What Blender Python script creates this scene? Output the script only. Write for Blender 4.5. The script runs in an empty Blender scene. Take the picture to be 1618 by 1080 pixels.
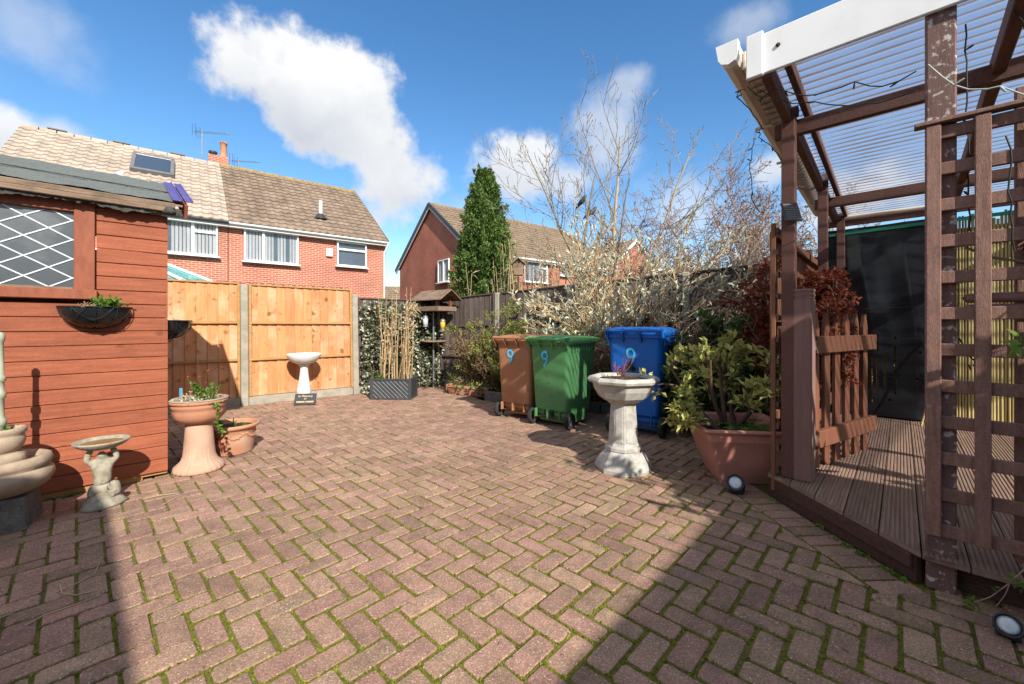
import bpy, math, random
import numpy as np
from mathutils import Vector, Matrix
R = math.radians
random.seed(7)
RNG = np.random.default_rng(11)
SC = bpy.context.scene
COL = SC.collection

# ------------------------------------------------------------------ camera
CAM_H = 1.2
FPX, CX, HZ = 650.0, 809.0, 513.0            # focal length and horizon of the 1618 x 1080 photograph, in pixels
cam_d = bpy.data.cameras.new('camera')
cam = bpy.data.objects.new('camera', cam_d); COL.objects.link(cam)
cam.location = (0, 0, CAM_H); cam.rotation_euler = (R(90), 0, 0)
cam_d.sensor_width = 36.0; cam_d.lens = FPX / 1618 * 36.0
cam_d.shift_y = (HZ - 540) / 1618
cam_d.clip_start = 0.05; cam_d.clip_end = 2000
SC.camera = cam

# ------------------------------------------------------------------ light
SUN_EL = R(35)
SUN_H = Vector((0.452, -0.892, 0)).normalized()         # horizontal direction towards the sun
sun_d = bpy.data.lights.new('sun', 'SUN'); sun_d.energy = 4.2; sun_d.angle = R(0.53); sun_d.color = (1.0, 0.94, 0.84)
sun = bpy.data.objects.new('sun', sun_d); COL.objects.link(sun)
to_sun = SUN_H * math.cos(SUN_EL) + Vector((0, 0, math.sin(SUN_EL)))
sun.rotation_euler = to_sun.to_track_quat('Z', 'Y').to_euler()
sun.location = to_sun * 30

vs = SC.view_settings
vs.view_transform = 'Standard'; vs.look = 'None'; vs.gamma = 1.0; vs.exposure = 0.88; vs.use_curve_mapping = False
SC.cycles.max_bounces = 8; SC.cycles.transparent_max_bounces = 16
SC.cycles.caustics_reflective = False; SC.cycles.caustics_refractive = False

def pix_dir(px, py):
    return Vector(((px - CX) / FPX, 1.0, (HZ - py) / FPX)).normalized()

def build_world():
    w = bpy.data.worlds.new('World'); SC.world = w; w.use_nodes = True
    nt = w.node_tree; nt.nodes.clear(); N = nt.nodes; L = nt.links
    def node(t, **k):
        n = N.new(t)
        for a, b in k.items(): setattr(n, a, b)
        return n
    def math_(op, a, b=None, clamp=False):
        n = node('ShaderNodeMath', operation=op); n.use_clamp = clamp
        for i, x in enumerate((a, b)):
            if x is None: continue
            if isinstance(x, (int, float)): n.inputs[i].default_value = x
            else: L.new(x, n.inputs[i])
        return n.outputs[0]
    def dot(v, vec):
        n = node('ShaderNodeVectorMath', operation='DOT_PRODUCT'); L.new(v, n.inputs[0]); n.inputs[1].default_value = vec
        return n.outputs['Value']
    def smooth(x, a, b):
        n = node('ShaderNodeMapRange', interpolation_type='SMOOTHSTEP'); L.new(x, n.inputs[0])
        n.inputs[1].default_value = a; n.inputs[2].default_value = b
        return n.outputs[0]
    sky = node('ShaderNodeTexSky', sky_type='NISHITA'); sky.sun_disc = False
    sky.sun_elevation = SUN_EL; sky.sun_rotation = math.atan2(SUN_H.x, SUN_H.y)
    sky.altitude = 0; sky.air_density = 1.0; sky.dust_density = 0.15; sky.ozone_density = 1.6
    tc = node('ShaderNodeTexCoord'); D = tc.outputs['Generated']
    def noise(scale, detail, rough=0.55, off=(0, 0, 0)):
        mp = node('ShaderNodeMapping'); L.new(D, mp.inputs[0]); mp.inputs['Location'].default_value = off
        n = node('ShaderNodeTexNoise'); L.new(mp.outputs[0], n.inputs['Vector'])
        n.inputs['Scale'].default_value = scale; n.inputs['Detail'].default_value = detail; n.inputs['Roughness'].default_value = rough
        return n.outputs['Fac']
    n1 = noise(5.2, 8, 0.6); n2 = noise(2.1, 6, 0.55, (3, 1, 7)); n3 = noise(11, 6, 0.6, (1, 5, 2))
    nn = math_('ADD', math_('MULTIPLY', math_('SUBTRACT', n1, 0.5), 1.5), math_('MULTIPLY', math_('SUBTRACT', n3, 0.5), 1.25))
    # cumulus: (x, y, half width, half height, opacity, softness) as seen from the garden, turned into directions
    blobs = [(470, 132, 138, 92, 1, .42), (555, 182, 142, 118, 1, .42), (616, 268, 90, 112, 1, .5), (505, 175, 115, 82, 1, .42),
             (380, 118, 50, 45, .8, .6), (640, 300, 60, 40, .8, .7), (40, 40, 130, 90, .38, 1.0), (20, 225, 130, 60, .95, .6), (100, 215, 60, 30, .7, .8),
             (815, 268, 84, 66, .95, .5), (880, 285, 80, 45, .75, .7), (955, 215, 70, 95, .62, .9), (985, 140, 45, 40, .5, .9),
             (1190, 32, 75, 45, .42, 1.0), (1235, 262, 65, 45, .8, .8), (1080, 330, 120, 70, .55, 1.0), (1330, 330, 130, 60, .85, .8), (760, 330, 80, 30, .35, 1.0)]
    mask = None; shade = None
    for px, py, rx, ry, op, soft in blobs:
        c = pix_dir(px, py)
        t1 = (pix_dir(px + 10, py) - c).normalized(); t2 = (pix_dir(px, py - 10) - c).normalized()
        ra = (pix_dir(px + rx, py) - pix_dir(px - rx, py)).length / 2; rb = (pix_dir(px, py + ry) - pix_dir(px, py - ry)).length / 2
        a = math_('DIVIDE', math_('SUBTRACT', dot(D, t1), c.dot(t1)), ra)
        b = math_('DIVIDE', math_('SUBTRACT', dot(D, t2), c.dot(t2)), rb)
        d = math_('SQRT', math_('ADD', math_('MULTIPLY', a, a), math_('MULTIPLY', b, b)))
        q = math_('ADD', math_('SUBTRACT', 1.0, d), nn)
        front = smooth(dot(D, c), 0.2, 0.5)
        m = math_('MULTIPLY', math_('MULTIPLY', smooth(q, 0.0, soft), op), front)
        mask = m if mask is None else math_('MAXIMUM', mask, m)
        s = math_('MULTIPLY', math_('MULTIPLY', b, front), m)
        shade = s if shade is None else math_('ADD', shade, s)
    # unseen broken cloud over the rest of the sky, cover raised for fill light
    rest = math_('MULTIPLY', smooth(math_('ADD', n2, math_('MULTIPLY', math_('SUBTRACT', n1, .5), .35)), 0.39, 0.52), smooth(dot(D, (0, -1, 0)), -0.62, -0.2))
    mask = math_('MAXIMUM', mask, math_('MULTIPLY', rest, 0.95))
    cl = node('ShaderNodeMix', data_type='RGBA'); 
    f = math_('ADD', math_('MULTIPLY', shade, 0.35), math_('ADD', 0.62, math_('MULTIPLY', math_('SUBTRACT', n3, .5), 0.7)), True)
    L.new(f, cl.inputs['Factor']); cl.inputs['A'].default_value = (3.0, 3.2, 3.6, 1); cl.inputs['B'].default_value = (4.9, 4.95, 5.0, 1)
    mx = node('ShaderNodeMix', data_type='RGBA'); L.new(mask, mx.inputs['Factor'])
    hs = node('ShaderNodeHueSaturation'); hs.inputs['Saturation'].default_value = 1.27; hs.inputs['Value'].default_value = 1.0
    L.new(sky.outputs[0], hs.inputs['Color']); L.new(hs.outputs[0], mx.inputs['A']); L.new(cl.outputs['Result'], mx.inputs['B'])
    bg = node('ShaderNodeBackground'); bg.inputs['Strength'].default_value = 0.112
    L.new(mx.outputs['Result'], bg.inputs['Color'])
    out = node('ShaderNodeOutputWorld'); L.new(bg.outputs[0], out.inputs['Surface'])
build_world(); SC.world.cycles.sampling_method = "MANUAL"; SC.world.cycles.sample_map_resolution = 512

# ------------------------------------------------------------------ mesh helpers
def S(r, g, b):
    f = lambda c: (c / 255 / 12.92) if c / 255 <= 0.04045 else ((c / 255 + 0.055) / 1.055) ** 2.4
    return (f(r), f(g), f(b))

def ground(px, py, z=0.0):
    Y = FPX * (CAM_H - z) / (py - HZ)
    return Vector(((px - CX) / FPX * Y, Y, z))

_CB = None
def _cb_template():
    V = []; idx = {}
    for sx in (-1, 1):
        for sy in (-1, 1):
            for sz in (-1, 1):
                for ax in range(3):
                    idx[(sx, sy, sz, ax)] = len(V); V.append((sx, sy, sz, ax))
    F = []
    for ax in range(3):
        o = [i for i in range(3) if i != ax]
        for s in (-1, 1):
            q = []
            for a, b in ((-1, -1), (1, -1), (1, 1), (-1, 1)):
                k = [0, 0, 0]; k[ax] = s; k[o[0]] = a; k[o[1]] = b
                q.append(idx[(k[0], k[1], k[2], ax)])
            F.append(q)
    for ax in range(3):
        o = [i for i in range(3) if i != ax]
        for a in (-1, 1):
            for b in (-1, 1):
                def g(t, f):
                    k = [0, 0, 0]; k[ax] = t; k[o[0]] = a; k[o[1]] = b
                    return idx[(k[0], k[1], k[2], f)]
                F.append([g(-1, o[0]), g(1, o[0]), g(1, o[1]), g(-1, o[1])])
    for sx in (-1, 1):
        for sy in (-1, 1):
            for sz in (-1, 1):
                F.append([idx[(sx, sy, sz, 0)], idx[(sx, sy, sz, 1)], idx[(sx, sy, sz, 2)]])
    out = []
    P = [Vector([v[i] * (1.0 if v[3] == i else 0.8) for i in range(3)]) for v in V]
    for f in F:
        c = sum((P[i] for i in f), Vector()) / len(f)
        n = (P[f[1]] - P[f[0]]).cross(P[f[2]] - P[f[0]])
        out.append(f if n.dot(c) > 0 else f[::-1])
    return V, out
_CB = _cb_template()

class MB:
    def __init__(s): s.v = []; s.f = []; s.t = []; s.sm = []
    def add(s, verts, faces, tint=0.5, smooth=False):
        o = len(s.v); s.v.extend([tuple(p) for p in verts])
        s.f.extend([tuple(i + o for i in f) for f in faces]); s.t.extend([tint] * len(faces)); s.sm.extend([smooth] * len(faces))
        return s
    def box(s, c, size, ch=0.003, rot=None, tint=0.5, jit=0):
        h = [max(x / 2, 1e-4) for x in size]; ch = min(ch, min(h) * 0.6)
        V = []
        for sx, sy, sz, ax in _CB[0]:
            sg = (sx, sy, sz)
            p = Vector([sg[i] * (h[i] if i == ax else h[i] - ch) for i in range(3)])
            if rot is not None: p = rot @ p
            V.append(Vector(c) + p)
        return s.add(V, _CB[1], tint)
    def bar(s, p0, p1, w, h, ch=0.003, up=(0, 0, 1), tint=0.5):
        """a straight board from p0 to p1; w across (horizontal), h along up"""
        p0 = Vector(p0); p1 = Vector(p1); x = (p1 - p0); ln = x.length; x.normalize()
        u = Vector(up); y = u.cross(x)
        if y.length < 1e-5: y = Vector((0, 1, 0)).cross(x)
        y.normalize(); z = x.cross(y)
        return s.box((p0 + p1) / 2, (ln, w, h), ch, Matrix((x, y, z)).transposed(), tint)
    def tube(s, pts, rad, n=8, tint=0.5, smooth=True, cap=True):
        pts = [Vector(p) for p in pts]; m = len(pts)
        if not hasattr(rad, '__len__'): rad = [rad] * m
        V = []; F = []; t0 = None; u = None
        for i in range(m):
            t = (pts[min(i + 1, m - 1)] - pts[max(i - 1, 0)])
            if t.length < 1e-9: t = Vector((0, 0, 1))
            t.normalize()
            if u is None:
                u = t.cross(Vector((0, 0, 1)))
                if u.length < 1e-3: u = t.cross(Vector((1, 0, 0)))
            else: u = u - t * u.dot(t)
            if u.length < 1e-6: u = t.orthogonal()
            u.normalize(); w = t.cross(u)
            for k in range(n):
                a = 2 * math.pi * k / n
                V.append(pts[i] + (u * math.cos(a) + w * math.sin(a)) * rad[i])
        for i in range(m - 1):
            for k in range(n):
                k2 = (k + 1) % n
                F.append((i * n + k, i * n + k2, (i + 1) * n + k2, (i + 1) * n + k))
        s.add(V, F, tint, smooth)
        if cap and n > 3:
            s.add(V[:n], [tuple(range(n))[::-1]], tint); s.add(V[-n:], [tuple(range(n))], tint)
        return s
    def lathe(s, prof, n=32, c=(0, 0, 0), tint=0.5, smooth=True, fn=None, ang=0.0):
        V = []; F = []; m = len(prof)
        for r, z in prof:
            for k in range(n):
                a = 2 * math.pi * k / n + ang
                rr = fn(r, z, a) if fn else r
                V.append((c[0] + rr * math.cos(a), c[1] + rr * math.sin(a), c[2] + z))
        for i in range(m - 1):
            for k in range(n):
                k2 = (k + 1) % n
                F.append((i * n + k, i * n + k2, (i + 1) * n + k2, (i + 1) * n + k))
        if prof[0][0] > 1e-4: F.append(tuple(range(n))[::-1])
        if prof[-1][0] > 1e-4 and not (m == 2 and prof[0][0] < 1e-4): F.append(tuple((m - 1) * n + k for k in range(n)))
        return s.add(V, F, tint, smooth)
    def prism(s, poly, z0, z1, ch=0.004, tint=0.5, tilt=(0, 0)):
        n = len(poly); c = (sum(p[0] for p in poly) / n, sum(p[1] for p in poly) / n)
        def ins(p):
            d = math.hypot(p[0] - c[0], p[1] - c[1]); k = max(0.0, 1 - ch * 1.35 / max(d, 1e-6))
            return (c[0] + (p[0] - c[0]) * k, c[1] + (p[1] - c[1]) * k)
        tz = lambda p: tilt[0] * (p[0] - c[0]) + tilt[1] * (p[1] - c[1])
        V = [(p[0], p[1], z0) for p in poly] + [(p[0], p[1], z1 - ch + tz(p)) for p in poly] + [(*ins(p), z1 + tz(p)) for p in poly]
        F = [(i, (i + 1) % n, n + (i + 1) % n, n + i) for i in range(n)] + [(n + i, n + (i + 1) % n, 2 * n + (i + 1) % n, 2 * n + i) for i in range(n)]
        F.append(tuple(2 * n + i for i in range(n)))
        return s.add(V, F, tint)
    def extrude_x(s, prof, x0, x1, tint=0.5, cap=True):
        """profile of (y, z), counter-clockwise seen from +x, swept along x"""
        n = len(prof); V = [(x0, y, z) for y, z in prof] + [(x1, y, z) for y, z in prof]
        F = [(i, (i + 1) % n, n + (i + 1) % n, n + i) for i in range(n)]
        F = [f[::-1] for f in F]
        if cap: F += [tuple(range(n)), tuple(range(2 * n - 1, n - 1, -1))]
        F = [f[::-1] for f in F]
        return s.add(V, F, tint)
    def quad(s, a, b, c, d, tint=0.5): return s.add([a, b, c, d], [(0, 1, 2, 3)], tint)
    def mesh(s, name='mesh'):
        me = bpy.data.meshes.new(name); me.from_pydata(s.v, [], s.f)
        at = me.attributes.new('tint', 'FLOAT', 'FACE'); at.data.foreach_set('value', np.array(s.t, dtype=np.float32))
        me.polygons.foreach_set('use_smooth', np.array(s.sm, dtype=bool)); me.update()
        return me
    def build(s, name, m, parent=None, loc=None, rz=None):
        return link(name, s.mesh(name), m, parent, loc, rz)

def link(name, me, m=None, parent=None, loc=None, rz=None):
    o = bpy.data.objects.new(name, me); COL.objects.link(o)
    if m is not None and not me.materials: me.materials.append(m)
    if parent is not None: o.parent = parent
    if loc is not None: o.location = loc
    if rz is not None: o.rotation_euler = (0, 0, rz)
    return o

def tag(o, label=None, cat=None, group=None, kind=None):
    if label: o['label'] = label
    if cat: o['category'] = cat
    if group: o['group'] = group
    if kind: o['kind'] = kind
    return o

def thing(name, label, cat, loc=(0, 0, 0), rz=0.0, group=None):
    o = bpy.data.objects.new(name, None); COL.objects.link(o); o.empty_display_size = 0.1
    o.location = loc; o.rotation_euler = (0, 0, rz)
    return tag(o, label, cat, group)

def np_mesh(name, V, F, tint=None, smooth=False):
    me = bpy.data.meshes.new(name); V = np.asarray(V, dtype=np.float32); F = np.asarray(F, dtype=np.int32)
    k = F.shape[1]
    me.vertices.add(len(V)); me.vertices.foreach_set('co', V.ravel())
    me.loops.add(F.size); me.loops.foreach_set('vertex_index', F.ravel())
    me.polygons.add(len(F)); me.polygons.foreach_set('loop_start', np.arange(0, F.size, k, dtype=np.int32))
    me.polygons.foreach_set('use_smooth', np.full(len(F), smooth))
    me.update(calc_edges=True)
    if tint is None: tint = RNG.random(len(F))
    at = me.attributes.new('tint', 'FLOAT', 'FACE'); at.data.foreach_set('value', np.asarray(tint, dtype=np.float32))
    return me

def unit(a): return a / np.maximum(np.linalg.norm(a, axis=1, keepdims=True), 1e-9)

def leaf_mesh(name, P, D, Lg, Wd, fold=0.25, curl=0.15, tint=None, roll=None):
    """folded pointed leaves: base P, direction D, lengths Lg, half widths Wd (arrays of n)"""
    n = len(P); P = np.asarray(P, float); D = unit(np.asarray(D, float))
    Lg = np.broadcast_to(np.asarray(Lg, float), (n,))[:, None]; Wd = np.broadcast_to(np.asarray(Wd, float), (n,))[:, None]
    up = np.tile([0, 0, 1.0], (n, 1)) + RNG.normal(0, 0.45, (n, 3))
    Sd = unit(np.cross(D, up)); Nn = np.cross(Sd, D)
    a = P; b = P + D * Lg * .45 + Sd * Wd + Nn * Wd * fold; c = P + D * Lg - Nn * Lg * curl; d = P + D * Lg * .45 - Sd * Wd + Nn * Wd * fold
    V = np.stack([a, b, c, d], 1).reshape(-1, 3)
    i = np.arange(n)[:, None] * 4
    F = np.concatenate([np.concatenate([i, i + 1, i + 2], 1)[:, None], np.concatenate([i, i + 2, i + 3], 1)[:, None]], 1).reshape(-1, 3)
    if tint is None: tint = RNG.random(n)
    return np_mesh(name, V, F, np.repeat(np.asarray(tint), 2))

def rnd_dirs(n, up=0.0):
    d = RNG.normal(0, 1, (n, 3)); d[:, 2] += up
    return unit(d)

def branch_mesh(name, branches, n=4, tint=None):
    """branches: list of (points array (k,3), radii (k,)) -> one mesh of tapered tubes"""
    Vs = []; Fs = []; Ts = []; off = 0
    ang = np.arange(n) * 2 * np.pi / n; ca = np.cos(ang)[None, :, None]; sa = np.sin(ang)[None, :, None]
    for p, r in branches:
        p = np.asarray(p, float); r = np.asarray(r, float); k = len(p)
        t = np.gradient(p, axis=0); t = unit(t)
        ref = np.array([0.31, 0.17, 0.93]) if abs(t[0, 2]) < .8 else np.array([1.0, .2, .1])
        u = unit(np.cross(t, ref)); w = np.cross(t, u)
        V = p[:, None, :] + (u[:, None, :] * ca + w[:, None, :] * sa) * r[:, None, None]
        Vs.append(V.reshape(-1, 3))
        i = np.arange(k - 1)[:, None] * n; j = np.arange(n)[None, :]; j2 = (j + 1) % n
        F = np.stack([i + j, i + j2, i + n + j2, i + n + j], 2).reshape(-1, 4) + off
        Fs.append(F); Ts.append(np.full(len(F), RNG.random())); off += k * n
    return np_mesh(name, np.concatenate(Vs), np.concatenate(Fs), np.concatenate(Ts), True)

def grow(out, base, d, length, r0, level, P, tips=None):
    """recursive bare branching; P: dict of lists per level"""
    k = P['seg'][level]; pts = [np.array(base, float)]; d = np.array(d, float); d /= np.linalg.norm(d)
    for i in range(k):
        d = d + RNG.normal(0, P['wob'][level], 3) + np.array([0, 0, P['up'][level]]); d /= np.linalg.norm(d)
        pts.append(pts[-1] + d * length / k)
    pts = np.array(pts); rr = np.maximum(np.linspace(r0, r0 * P['tap'][level], k + 1), P.get('rmin', 0.0))
    out.append((pts, rr))
    if level + 1 >= len(P['seg']):
        if tips is not None: tips.append((pts[-1], d, pts))
        return
    nb = P['n'][level]; nb = int(nb + RNG.integers(-1, 2)) if nb > 3 else nb
    for b in range(nb):
        f = P['start'][level] + (1 - P['start'][level]) * (b + RNG.random() * .7) / nb
        x = f * k; i = min(int(x), k - 1); q = pts[i] + (pts[i + 1] - pts[i]) * (x - i)
        t = pts[i + 1] - pts[i]; t = t / np.linalg.norm(t)
        side = RNG.normal(0, 1, 3); side -= t * side.dot(t); side /= np.linalg.norm(side)
        a = P['ang'][level] * (0.75 + 0.5 * RNG.random())
        nd = t * math.cos(a) + side * math.sin(a)
        grow(out, q, nd, length * P['len'][level] * (0.6 + .6 * RNG.random()) * (1.15 - .55 * f), r0 * (1 - f * (1 - P['tap'][level])) * P['rad'][level], level + 1, P, tips)
# ------------------------------------------------------------------ materials
def mat(name, c1, c2=None, scale=6, rough=0.75, bump=0.0, bscale=60, stretch=(1, 1, 1), tint=0.0, rand=0.0, spec=0.3, metal=0.0,
        stain=None, stain_scale=2.0, stain_amt=0.5, detail=5, sub=0.0, trans=None, contrast=(0.3, 0.7), speck=None, speck_scale=250, speck_lo=.62, hue=0.0, grain=None):
    m = bpy.data.materials.new(name); m.use_nodes = True; nt = m.node_tree; N = nt.nodes; L = nt.links
    bs = N['Principled BSDF']
    tc = N.new('ShaderNodeTexCoord'); oi = N.new('ShaderNodeObjectInfo')
    mul = N.new('ShaderNodeVectorMath'); mul.operation = 'SCALE'; mul.inputs[0].default_value = (37.0, 17.0, 29.0); L.new(oi.outputs['Random'], mul.inputs['Scale'])
    ad = N.new('ShaderNodeVectorMath'); L.new(tc.outputs['Object'], ad.inputs[0]); L.new(mul.outputs[0], ad.inputs[1])
    mp = N.new('ShaderNodeMapping'); mp.inputs['Scale'].default_value = stretch; L.new(ad.outputs[0], mp.inputs[0])
    def noise(sc, det=detail, ro=0.6, vec=None):
        n = N.new('ShaderNodeTexNoise'); L.new(vec or mp.outputs[0], n.inputs['Vector']); n.inputs['Scale'].default_value = sc
        n.inputs['Detail'].default_value = det; n.inputs['Roughness'].default_value = ro; return n.outputs['Fac']
    def mix(fac, a, b, blend='MIX'):
        x = N.new('ShaderNodeMix'); x.data_type = 'RGBA'; x.blend_type = blend
        for s, v in (('Factor', fac), ('A', a), ('B', b)):
            i = x.inputs[s] if s == 'Factor' else [q for q in x.inputs if q.name == s and q.type == 'RGBA'][0]
            if s == 'Factor': i = [q for q in x.inputs if q.name == 'Factor' and q.type == 'VALUE'][0]
            if isinstance(v, (int, float)): i.default_value = v
            elif isinstance(v, tuple): i.default_value = (*v[:3], 1)
            else: L.new(v, i)
        return [q for q in x.outputs if q.type == 'RGBA'][0]
    def rng(x, a, b, lo=0.0, hi=1.0):
        r = N.new('ShaderNodeMapRange'); L.new(x, r.inputs[0]); r.inputs[1].default_value = a; r.inputs[2].default_value = b
        r.inputs[3].default_value = lo; r.inputs[4].default_value = hi; return r.outputs[0]
    col = None
    if c2 is None: c2 = tuple(x * 0.75 for x in c1)
    col = mix(rng(noise(scale), *contrast), c1, c2)
    if stain is not None:
        col = mix(rng(noise(stain_scale, 6, .65, ad.outputs[0]), 0.5, 0.72, 0, stain_amt), col, stain)
    if speck is not None:
        col = mix(rng(noise(speck_scale, 2, .5, ad.outputs[0]), speck_lo, speck_lo + .1, 0, 1), col, speck)
    if grain:
        gm = N.new('ShaderNodeHueSaturation'); L.new(rng(noise(grain[0], 3, .7, ad.outputs[0]), .3, .7, 1 - grain[1], 1 + grain[1]), gm.inputs['Value']); L.new(col, gm.inputs['Color']); col = gm.outputs[0]
    hsv = None
    if tint or rand or hue:
        at = N.new('ShaderNodeAttribute'); at.attribute_name = 'tint'
        v = None
        a = rng(at.outputs['Fac'], 0, 1, -tint, tint); b = rng(oi.outputs['Random'], 0, 1, 1 - rand, 1 + rand)
        s = N.new('ShaderNodeMath'); L.new(a, s.inputs[0]); L.new(b, s.inputs[1])
        hs = N.new('ShaderNodeHueSaturation'); L.new(s.outputs[0], hs.inputs['Value']); L.new(col, hs.inputs['Color'])
        if hue:
            wn = N.new('ShaderNodeTexWhiteNoise'); wn.noise_dimensions = '1D'
            s2 = N.new('ShaderNodeMath'); L.new(at.outputs['Fac'], s2.inputs[0]); L.new(oi.outputs['Random'], s2.inputs[1]); L.new(s2.outputs[0], wn.inputs['W'])
            L.new(rng(wn.outputs['Value'], 0, 1, .5 - hue, .5 + hue), hs.inputs['Hue'])
        col = hs.outputs[0]
    L.new(col, bs.inputs['Base Color'])
    bs.inputs['Roughness'].default_value = rough; bs.inputs['Metallic'].default_value = metal
    bs.inputs['Specular IOR Level'].default_value = spec
    if bump:
        b = N.new('ShaderNodeBump'); b.inputs['Strength'].default_value = min(1.0, bump); b.inputs['Distance'].default_value = 0.004 * max(1, bump)
        L.new(noise(bscale, 4), b.inputs['Height']); L.new(b.outputs[0], bs.inputs['Normal'])
    if trans:                                                   # thin leaves let light through
        tr = N.new('ShaderNodeBsdfTranslucent'); L.new(mix(0.5, col, trans, 'MIX'), tr.inputs['Color'])
        ms = N.new('ShaderNodeMixShader'); ms.inputs[0].default_value = 0.3
        L.new(bs.outputs[0], ms.inputs[1]); L.new(tr.outputs[0], ms.inputs[2]); L.new(ms.outputs[0], N['Material Output'].inputs['Surface'])
    m['col'] = 1
    return m

def glass(name, tintc, rough=0.03, alpha=0.3, spec=0.8):
    m = bpy.data.materials.new(name); m.use_nodes = True; nt = m.node_tree; N = nt.nodes; L = nt.links
    bs = N['Principled BSDF']; bs.inputs['Base Color'].default_value = (*tintc, 1); bs.inputs['Roughness'].default_value = rough
    bs.inputs['Specular IOR Level'].default_value = spec
    tr = N.new('ShaderNodeBsdfTransparent'); ms = N.new('ShaderNodeMixShader'); ms.inputs[0].default_value = 1 - alpha
    L.new(tr.outputs[0], ms.inputs[1]); L.new(bs.outputs[0], ms.inputs[2]); L.new(ms.outputs[0], N['Material Output'].inputs['Surface'])
    return m

def brick_mat(name, c1, c2, mortar, bw=0.225, bh=0.075, mort=0.011):
    """small distant brickwork: bond on the object's own x/z plane"""
    m = bpy.data.materials.new(name); m.use_nodes = True; nt = m.node_tree; N = nt.nodes; L = nt.links
    bs = N['Principled BSDF']; tc = N.new('ShaderNodeTexCoord'); sp = N.new('ShaderNodeSeparateXYZ'); L.new(tc.outputs['Object'], sp.inputs[0])
    ad = N.new('ShaderNodeMath'); L.new(sp.outputs['X'], ad.inputs[0]); L.new(sp.outputs['Y'], ad.inputs[1])
    cb = N.new('ShaderNodeCombineXYZ'); L.new(ad.outputs[0], cb.inputs[0]); L.new(sp.outputs['Z'], cb.inputs[1])
    br = N.new('ShaderNodeTexBrick'); L.new(cb.outputs[0], br.inputs['Vector']); br.inputs['Scale'].default_value = 1.0
    br.inputs['Brick Width'].default_value = bw; br.inputs['Row Height'].default_value = bh; br.inputs['Mortar Size'].default_value = mort
    br.inputs['Color1'].default_value = (*c1, 1); br.inputs['Color2'].default_value = (*c2, 1); br.inputs['Mortar'].default_value = (*mortar, 1)
    br.inputs['Mortar Smooth'].default_value = 0.2; br.inputs['Bias'].default_value = -.1
    no = N.new('ShaderNodeTexNoise'); L.new(tc.outputs['Object'], no.inputs['Vector']); no.inputs['Scale'].default_value = 0.9; no.inputs['Detail'].default_value = 6
    hs = N.new('ShaderNodeHueSaturation'); L.new(br.outputs['Color'], hs.inputs['Color'])
    mr = N.new('ShaderNodeMapRange'); L.new(no.outputs['Fac'], mr.inputs[0]); mr.inputs[1].default_value = .3; mr.inputs[2].default_value = .7; mr.inputs[3].default_value = .82; mr.inputs[4].default_value = 1.15
    L.new(mr.outputs[0], hs.inputs['Value']); L.new(hs.outputs[0], bs.inputs['Base Color']); bs.inputs['Roughness'].default_value = .85
    bp = N.new('ShaderNodeBump'); bp.inputs['Strength'].default_value = .6; bp.inputs['Distance'].default_value = .008; bp.invert = True
    L.new(br.outputs['Fac'], bp.inputs['Height']); L.new(bp.outputs[0], bs.inputs['Normal'])
    return m

M = {}
M['paver'] = mat('paver', (.345, .210, .152), (.225, .138, .102), 13, .92, .9, 200, tint=.24, rand=.10, stain=(.15, .125, .085), stain_scale=6, stain_amt=.65, speck=(.54, .42, .34), speck_scale=150, speck_lo=.61, grain=(120, .38), spec=.15, hue=.012)
M['moss'] = mat('moss', (.185, .18, .032), (.095, .092, .024), 60, .95, 1.0, 260, stain=(.10, .078, .048), stain_scale=1.3, stain_amt=.95, spec=.1)
M['soil'] = mat('soil', (.055, .038, .026), (.025, .018, .013), 20, .95, 1.0, 70)
M['earth'] = mat('earth', (.06, .075, .025), (.05, .04, .025), .8, .95, .6, 20)
M['shed'] = mat('shed_wood', (.34, .105, .050), (.225, .062, .030), 3.2, .68, .45, 30, stretch=(1, 16, 16), rand=.10, stain=(.18, .05, .026), stain_scale=5, stain_amt=.45, speck=(.13, .036, .018), speck_scale=7, speck_lo=.69, grain=(60, .10))
M['shed_trim'] = mat('shed_trim', (.27, .084, .042), (.19, .053, .027), 4, .6, .35, 30, stretch=(6, 6, 2), rand=.06)
M['bare_wood'] = mat('bare_wood', (.46, .26, .10), (.30, .16, .06), 5, .8, .3, 40, stretch=(1, 10, 10))
M['old_wood'] = mat('old_wood', (.27, .19, .135), (.14, .095, .065), 5, .9, .6, 30, stretch=(1, 8, 8), stain=(.05, .04, .03), stain_scale=6, stain_amt=.7)
M['felt'] = mat('roof_felt', (.155, .17, .16), (.075, .085, .082), 90, .95, 1.0, 160, stain=(.09, .085, .075), stain_scale=1.5, stain_amt=.5, speck=(.22, .26, .24), speck_scale=120)
M['felt_torn'] = mat('torn_felt', (.03, .03, .028), (.10, .095, .085), 30, .95, .8, 90)
M['purple'] = mat('purple_flashing', (.07, .045, .20), (.10, .075, .26), 8, .35, .2, 40, spec=.5, stain=(.3, .22, .2), stain_scale=7, stain_amt=.25)
M['pane_dark'] = mat('dusty_pane', (.10, .115, .125), (.065, .075, .085), 2, .12, 0, stain=(.3, .31, .32), stain_scale=3, stain_amt=.35, spec=.6)
M['lead'] = mat('lead_strip', (.62, .66, .72), (.55, .58, .64), 10, .45, .1)
M['fence_new'] = mat('fence_new', (.58, .275, .12), (.46, .19, .075), 4, .75, .3, 40, stretch=(10, 10, .8), rand=.13, tint=.06, stain=(.66, .46, .30), stain_scale=1.3, stain_amt=.85, speck=(.26, .10, .035), speck_scale=7.5)
M['fence_dark'] = mat('fence_dark', (.115, .09, .078), (.06, .046, .04), 5, .85, .5, 40, stretch=(10, 10, .8), rand=.22, stain=(.17, .13, .11), stain_scale=2.2, stain_amt=.55)
M['fence_mid'] = mat('fence_brown', (.20, .088, .048), (.12, .052, .03), 4, .8, .4, 40, stretch=(10, 10, .8), rand=.18)
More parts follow.
